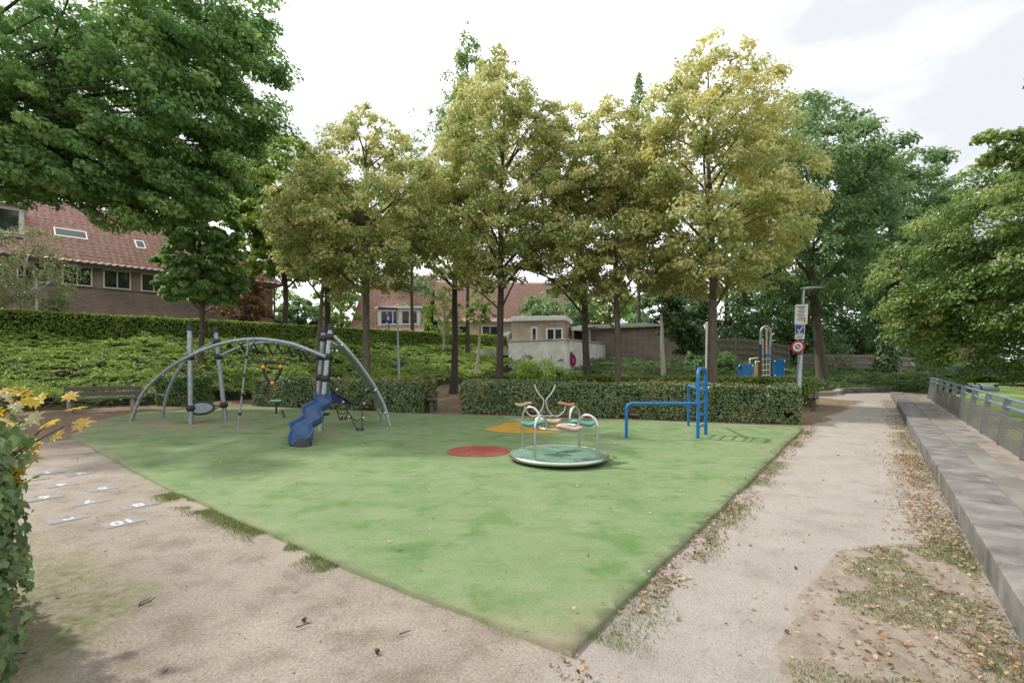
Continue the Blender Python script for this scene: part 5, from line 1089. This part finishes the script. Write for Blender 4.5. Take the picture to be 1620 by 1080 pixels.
for k in range(9): f_ = k/8; cor.lathe([(.09,-.02),(.12,.3),(.11,.8),(.04,1.08)], (.74-.84*f_, -.62+.95*f_, 0), 9)
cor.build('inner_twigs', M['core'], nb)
ms = thing('maple_sapling', 'yellowing maple twigs with lobed leaves above the ivy bush', 'sapling', (-3.33,3.1,0))
mb = MB(); LP, LN, LT, Lt, Lsz = [], [], [], [], []
tips = [((-3.0,2.95,1.40),1),((-2.72,3.1,1.375),1),((-3.15,2.9,1.30),1),((-2.86,3.0,1.24),1),((-2.66,3.05,1.20),1),((-3.05,2.85,1.10),0),((-2.78,2.95,1.09),1),((-3.1,3.3,1.42),1),((-2.70,2.8,.98),0),((-3.2,2.7,1.36),1),((-2.95,3.25,1.18),0),((-2.92,2.65,.80),1),((-3.0,2.6,.62),1),((-2.9,2.7,.5),0),((-3.05,2.75,1.32),1),((-2.95,2.85,1.28),1),((-3.12,3.0,1.38),1),((-2.98,2.7,1.2),1),((-2.86,2.8,1.05),1),((-2.75,2.55,1.22),1),((-2.62,2.45,1.05),0),((-2.7,2.5,1.35),1),((-2.6,2.4,1.28),1),((-3.2,3.2,1.45),1),((-3.05,3.15,1.36),1)]
for (tp_, yl) in tips:
    e_ = Vector(tp_)-Vector((-3.25,3.1,0)); s0 = Vector((rg.normal()*.06, rg.normal()*.08, max(.3, e_.z-.42))); cv = cr([s0, s0.lerp(e_,.5)+Vector((0,0,.03)), e_], 5); mb.tube(cv, [.007-.0004*i for i in range(len(cv))], 5, False)
    for k in range(8):
        f_ = .3+.7*k/7; q = cv[min(len(cv)-1, int(f_*(len(cv)-1)))]; o_ = Vector((rg.normal()*.055, rg.normal()*.05, rg.normal()*.025-.01)); LP.append(q+o_); mb.tube([q, q+o_*.8], .0022, 4, False)
        LN.append((rg.normal()*.45, -.45+rg.normal()*.4, .8)); LT.append((o_.x*8+rg.normal()*.3+.3, o_.y*8+rg.normal()*.3, -.35)); Lsz.append(rg.uniform(.075,.135)); Lt.append((.15 if not yl else .35)+rg.random()*.65)
mb.tube([(0,0,-.05),(.02,0,.6),(0,.02,1.25)], [.016,.012,.007], 7).build('twigs', M['twig'], ms)
leaves('leaves', np.array([tuple(q) for q in LP]), np.array(LN), np.array(Lsz), np.array(Lt), LM['yellowmaple'], ms, T_MAPLE, np.array(LT), rg)
# ------------------------------------------------------------------ grass, litter, twigs
def mat_z(x, y): return .0
def blades(name, label, P, hmin, hmax, lm, seed, tmid=.5):
    rg = np.random.default_rng(seed); n = len(P); a = rg.uniform(0, 2*np.pi, n); h = rg.uniform(hmin, hmax, n); w_ = h*.05+.0012; ln = rg.uniform(.2,1.3,n)*h; b = rg.uniform(0, 2*np.pi, n)
    A = np.stack([P[:,0]-w_*np.cos(a), P[:,1]-w_*np.sin(a), P[:,2]], -1); B = np.stack([P[:,0]+w_*np.cos(a), P[:,1]+w_*np.sin(a), P[:,2]], -1); Cc = np.stack([P[:,0]+ln*np.cos(b), P[:,1]+ln*np.sin(b), P[:,2]+h], -1)
    o = np_mesh(name, np.stack([A,B,Cc], 1).reshape(-1,3), np.arange(3*n).reshape(n,3), lm, None, np.clip(tmid+rg.normal(size=n)*.22, 0, 1)); return tag(o, label, None, None, 'stuff')
rg = np.random.default_rng(55)
def strip(a, b, n, wd, off=0):
    a, b = Vector(a), Vector(b); d = (b-a); nn_ = Vector((-d.y, d.x, 0)).normalized(); f = rg.random(n); s_ = rg.normal(size=n)*wd*.5+off
    return np.stack([a.x+d.x*f+nn_.x*s_, a.y+d.y*f+nn_.y*s_, np.zeros(n)-.012], -1)
def clumpy(P, sc, th, seed): return P[fbm(P[:,0]*sc, P[:,1]*sc, seed, 2) > th]
g_ = [clumpy(strip(G(268,778), G(540,892), 15000, .16, -.055), 3.2, .42, 41), clumpy(strip(PQ(.2,.12), PQ(11.5,.10), 24000, .2), 2.2, .5, 42)]
kx = strip(PQ(-1.2,KE-.14), PQ(13,KE-.12), 18000, .26); g_.append(clumpy(kx, 1.9, .47, 43))
dx = rg.uniform(1.2, 6, 130000); dy = rg.uniform(1.6, 5.5, 130000); okd = inpoly(dx, dy, dirt_poly) & (eM(dx,dy) < KE-.03); wgt = fbm(dx*2.1, dy*2.1, 44, 3)+.16*np.clip((eM(dx,dy)-1.2)/.8, -.6, 1) > .575
g_.append(np.stack([dx, dy, 0*dx-.018], -1)[okd & wgt])
mx_ = rg.uniform(-5, -1.8, 8000); my_ = rg.uniform(1.6, 5, 8000); okm = inpoly(mx_, my_, moss_poly) & (fbm(mx_*2.2, my_*2.2, 47, 3) > .56); g_.append(np.stack([mx_, my_, 0*mx_-.02], -1)[okm])
kp = strip(PQ(1,KE+.95,.2), PQ(18,KE+.95,.2), 3500, .3); kp[:,2] = .185; g_.append(clumpy(kp, 1.6, .60, 49))
blades('grass', 'short grass tufts along the mat edges, the kerb and the worn dirt', np.concatenate(g_), .006, .030, LM['grass'], 6, .46)
def litter(name, label, P, ls, seed, tmid=.5, lm=LM['litter']):
    rg_ = np.random.default_rng(seed); n = len(P); P = P.copy(); P[:,2] += rg_.uniform(.004,.02,n)
    N = np.stack([rg_.normal(size=n)*.45, rg_.normal(size=n)*.45, np.ones(n)], -1)
    return tag(leaves(name, P, N, ls*rg_.uniform(.5,1.4,n), np.clip(tmid+rg_.normal(size=n)*.28,0,1), lm, None, T_LOB, None, rg_), label, None, None, 'stuff')
l_ = [clumpy(strip(PQ(-.2,.10), PQ(12.5,.10), 2600, .20), 1.7, .40, 51), clumpy(strip(PQ(0,KE-.16), PQ(24,KE-.18), 5200, .34), 1.2, .36, 52), strip(PQ(3.2,KE-.22), PQ(8.6,KE-.22), 1900, .3)]
lx = rg.uniform(1.2, 6, 9000); ly = rg.uniform(1.8, 5.5, 9000); okl = inpoly(lx, ly, dirt_poly) & (eM(lx,ly) < KE-.02) & (rg.random(9000) < np.clip((eM(lx,ly)-.7)/1.2, .03, .55)); l_.append(np.stack([lx, ly, 0*lx-.02], -1)[okl])
l_.append(strip(PQ(0,1.0), PQ(22,1.0), 260, 1.2)); l_.append(np.stack([rg.uniform(-9,3,260), rg.uniform(2,9,260), np.full(260,-.012)], -1))
mxx = rg.uniform(-17, 10, 9000); myy = rg.uniform(12, 27, 9000); okm = inpoly(mxx, myy, mulch_polys[0]) & ~inpoly(mxx, myy, [tuple(q)[:2] for q in MATP]); l_.append(np.stack([mxx, myy, 0*mxx], -1)[okm])
lit = np.concatenate(l_); inm = inpoly(lit[:,0], lit[:,1], [tuple(q)[:2] for q in MATP]); lit[inm,2] = .03; lit = lit[~inm | (rg.random(len(lit)) < .12)]
litter('leaf_litter', 'scattered dry brown leaves on the path, mat edge and under the trees', lit, .025, 8, .62)
ax = rg.uniform(-10, 7, 700); ay = rg.uniform(3, 16, 700); oka = inpoly(ax, ay, [tuple(q)[:2] for q in MATP]); pa = np.stack([ax, ay, np.full(700,.034)], -1)[oka]
pz = (fbm(pa[:,0]*.8, pa[:,1]*.8, 31)-.5)*.05; pa[:,2] += pz
litter('mat_leaves', 'few small dry leaves lying loose on the green mat', pa, .026, 9, .75)
for px, py, lb, pts in ((230,952,'dark forked twig lying on the sand',[[(-.03,-.06,.0),(-.05,.0,.01),(-.02,.06,.012),(-.01,.10,.02)],[(-.03,-.06,0),(.03,.0,.015),(.06,.03,.03),(.07,.06,.04)],[(.03,.0,.015),(.07,.0,.02)]]), (641,999,'short thick stick on the sand near the mat corner',[[(-.05,-.03,.004),(0,0,.008),(.05,.035,.006)]]), (478,988,'thin straight twig on the sand beside a cone',[[(-.05,-.03,.003),(.06,.05,.006)]])):
    q = G(px, py); o = MB()
    for c_ in pts: cv = cr(c_, 4); o.tube(cv, [.0075-.0045*i/len(cv) for i in range(len(cv))], 6)
    o = o.build('fallen_twig', M['twig']); o.location = (q.x, q.y, -.006); o.scale = (.6,.6,.6); tag(o, lb, 'twig', 'twigs on the sand')
for px, py, lb in ((598,1029,'small dark cone lying on the sand'), (480,980,'small brown cone beside the thin twig')):
    q = G(px, py); o = MB()
    for k in range(5):
        for j in range(7): a = j*.9+k*.45; z_ = .004+k*.0065; r_ = .014*(1-k*.16); o.ball((r_*math.cos(a), r_*math.sin(a), z_), .005, 5)
    o.lathe([(.006,0),(.012,.01),(.008,.028),(.002,.036)], (0,0,0), 8); o = o.build('fallen_cone', M['cone']); o.location = (q.x, q.y, -.004); o.rotation_euler = (R(82), 0, px*.7); o.scale = (.8,.8,.8); tag(o, lb, 'cone', 'cones on the sand')
n = 2600; x = rg.uniform(-6, 6, n); y = 2.2+rg.random(n)**1.6*8; ok = ~inpoly(x, y, [tuple(q)[:2] for q in MATP]) & (eM(x, y) < KE-.05); x, y = x[ok], y[ok]
T_STONE = (np.array([[.5,0,0],[0,.45,0],[-.5,0,0],[0,-.4,0],[0,0,.4],[0,0,-.2]]), np.array([[0,1,4],[1,2,4],[2,3,4],[3,0,4]]))
tag(leaves('gravel', np.stack([x, y, 0*x-.014], -1), np.tile([0,0,1.], (len(x),1))+rg.normal(size=(len(x),3))*.1, rg.uniform(.006,.017,len(x)), rg.random(len(x)), leaf_mat('small_stone', [(.14,.115,.09),(.30,.25,.2),(.45,.41,.36)], .0, .9), None, T_STONE), 'small loose stones scattered over the sand', None, None, 'stuff')
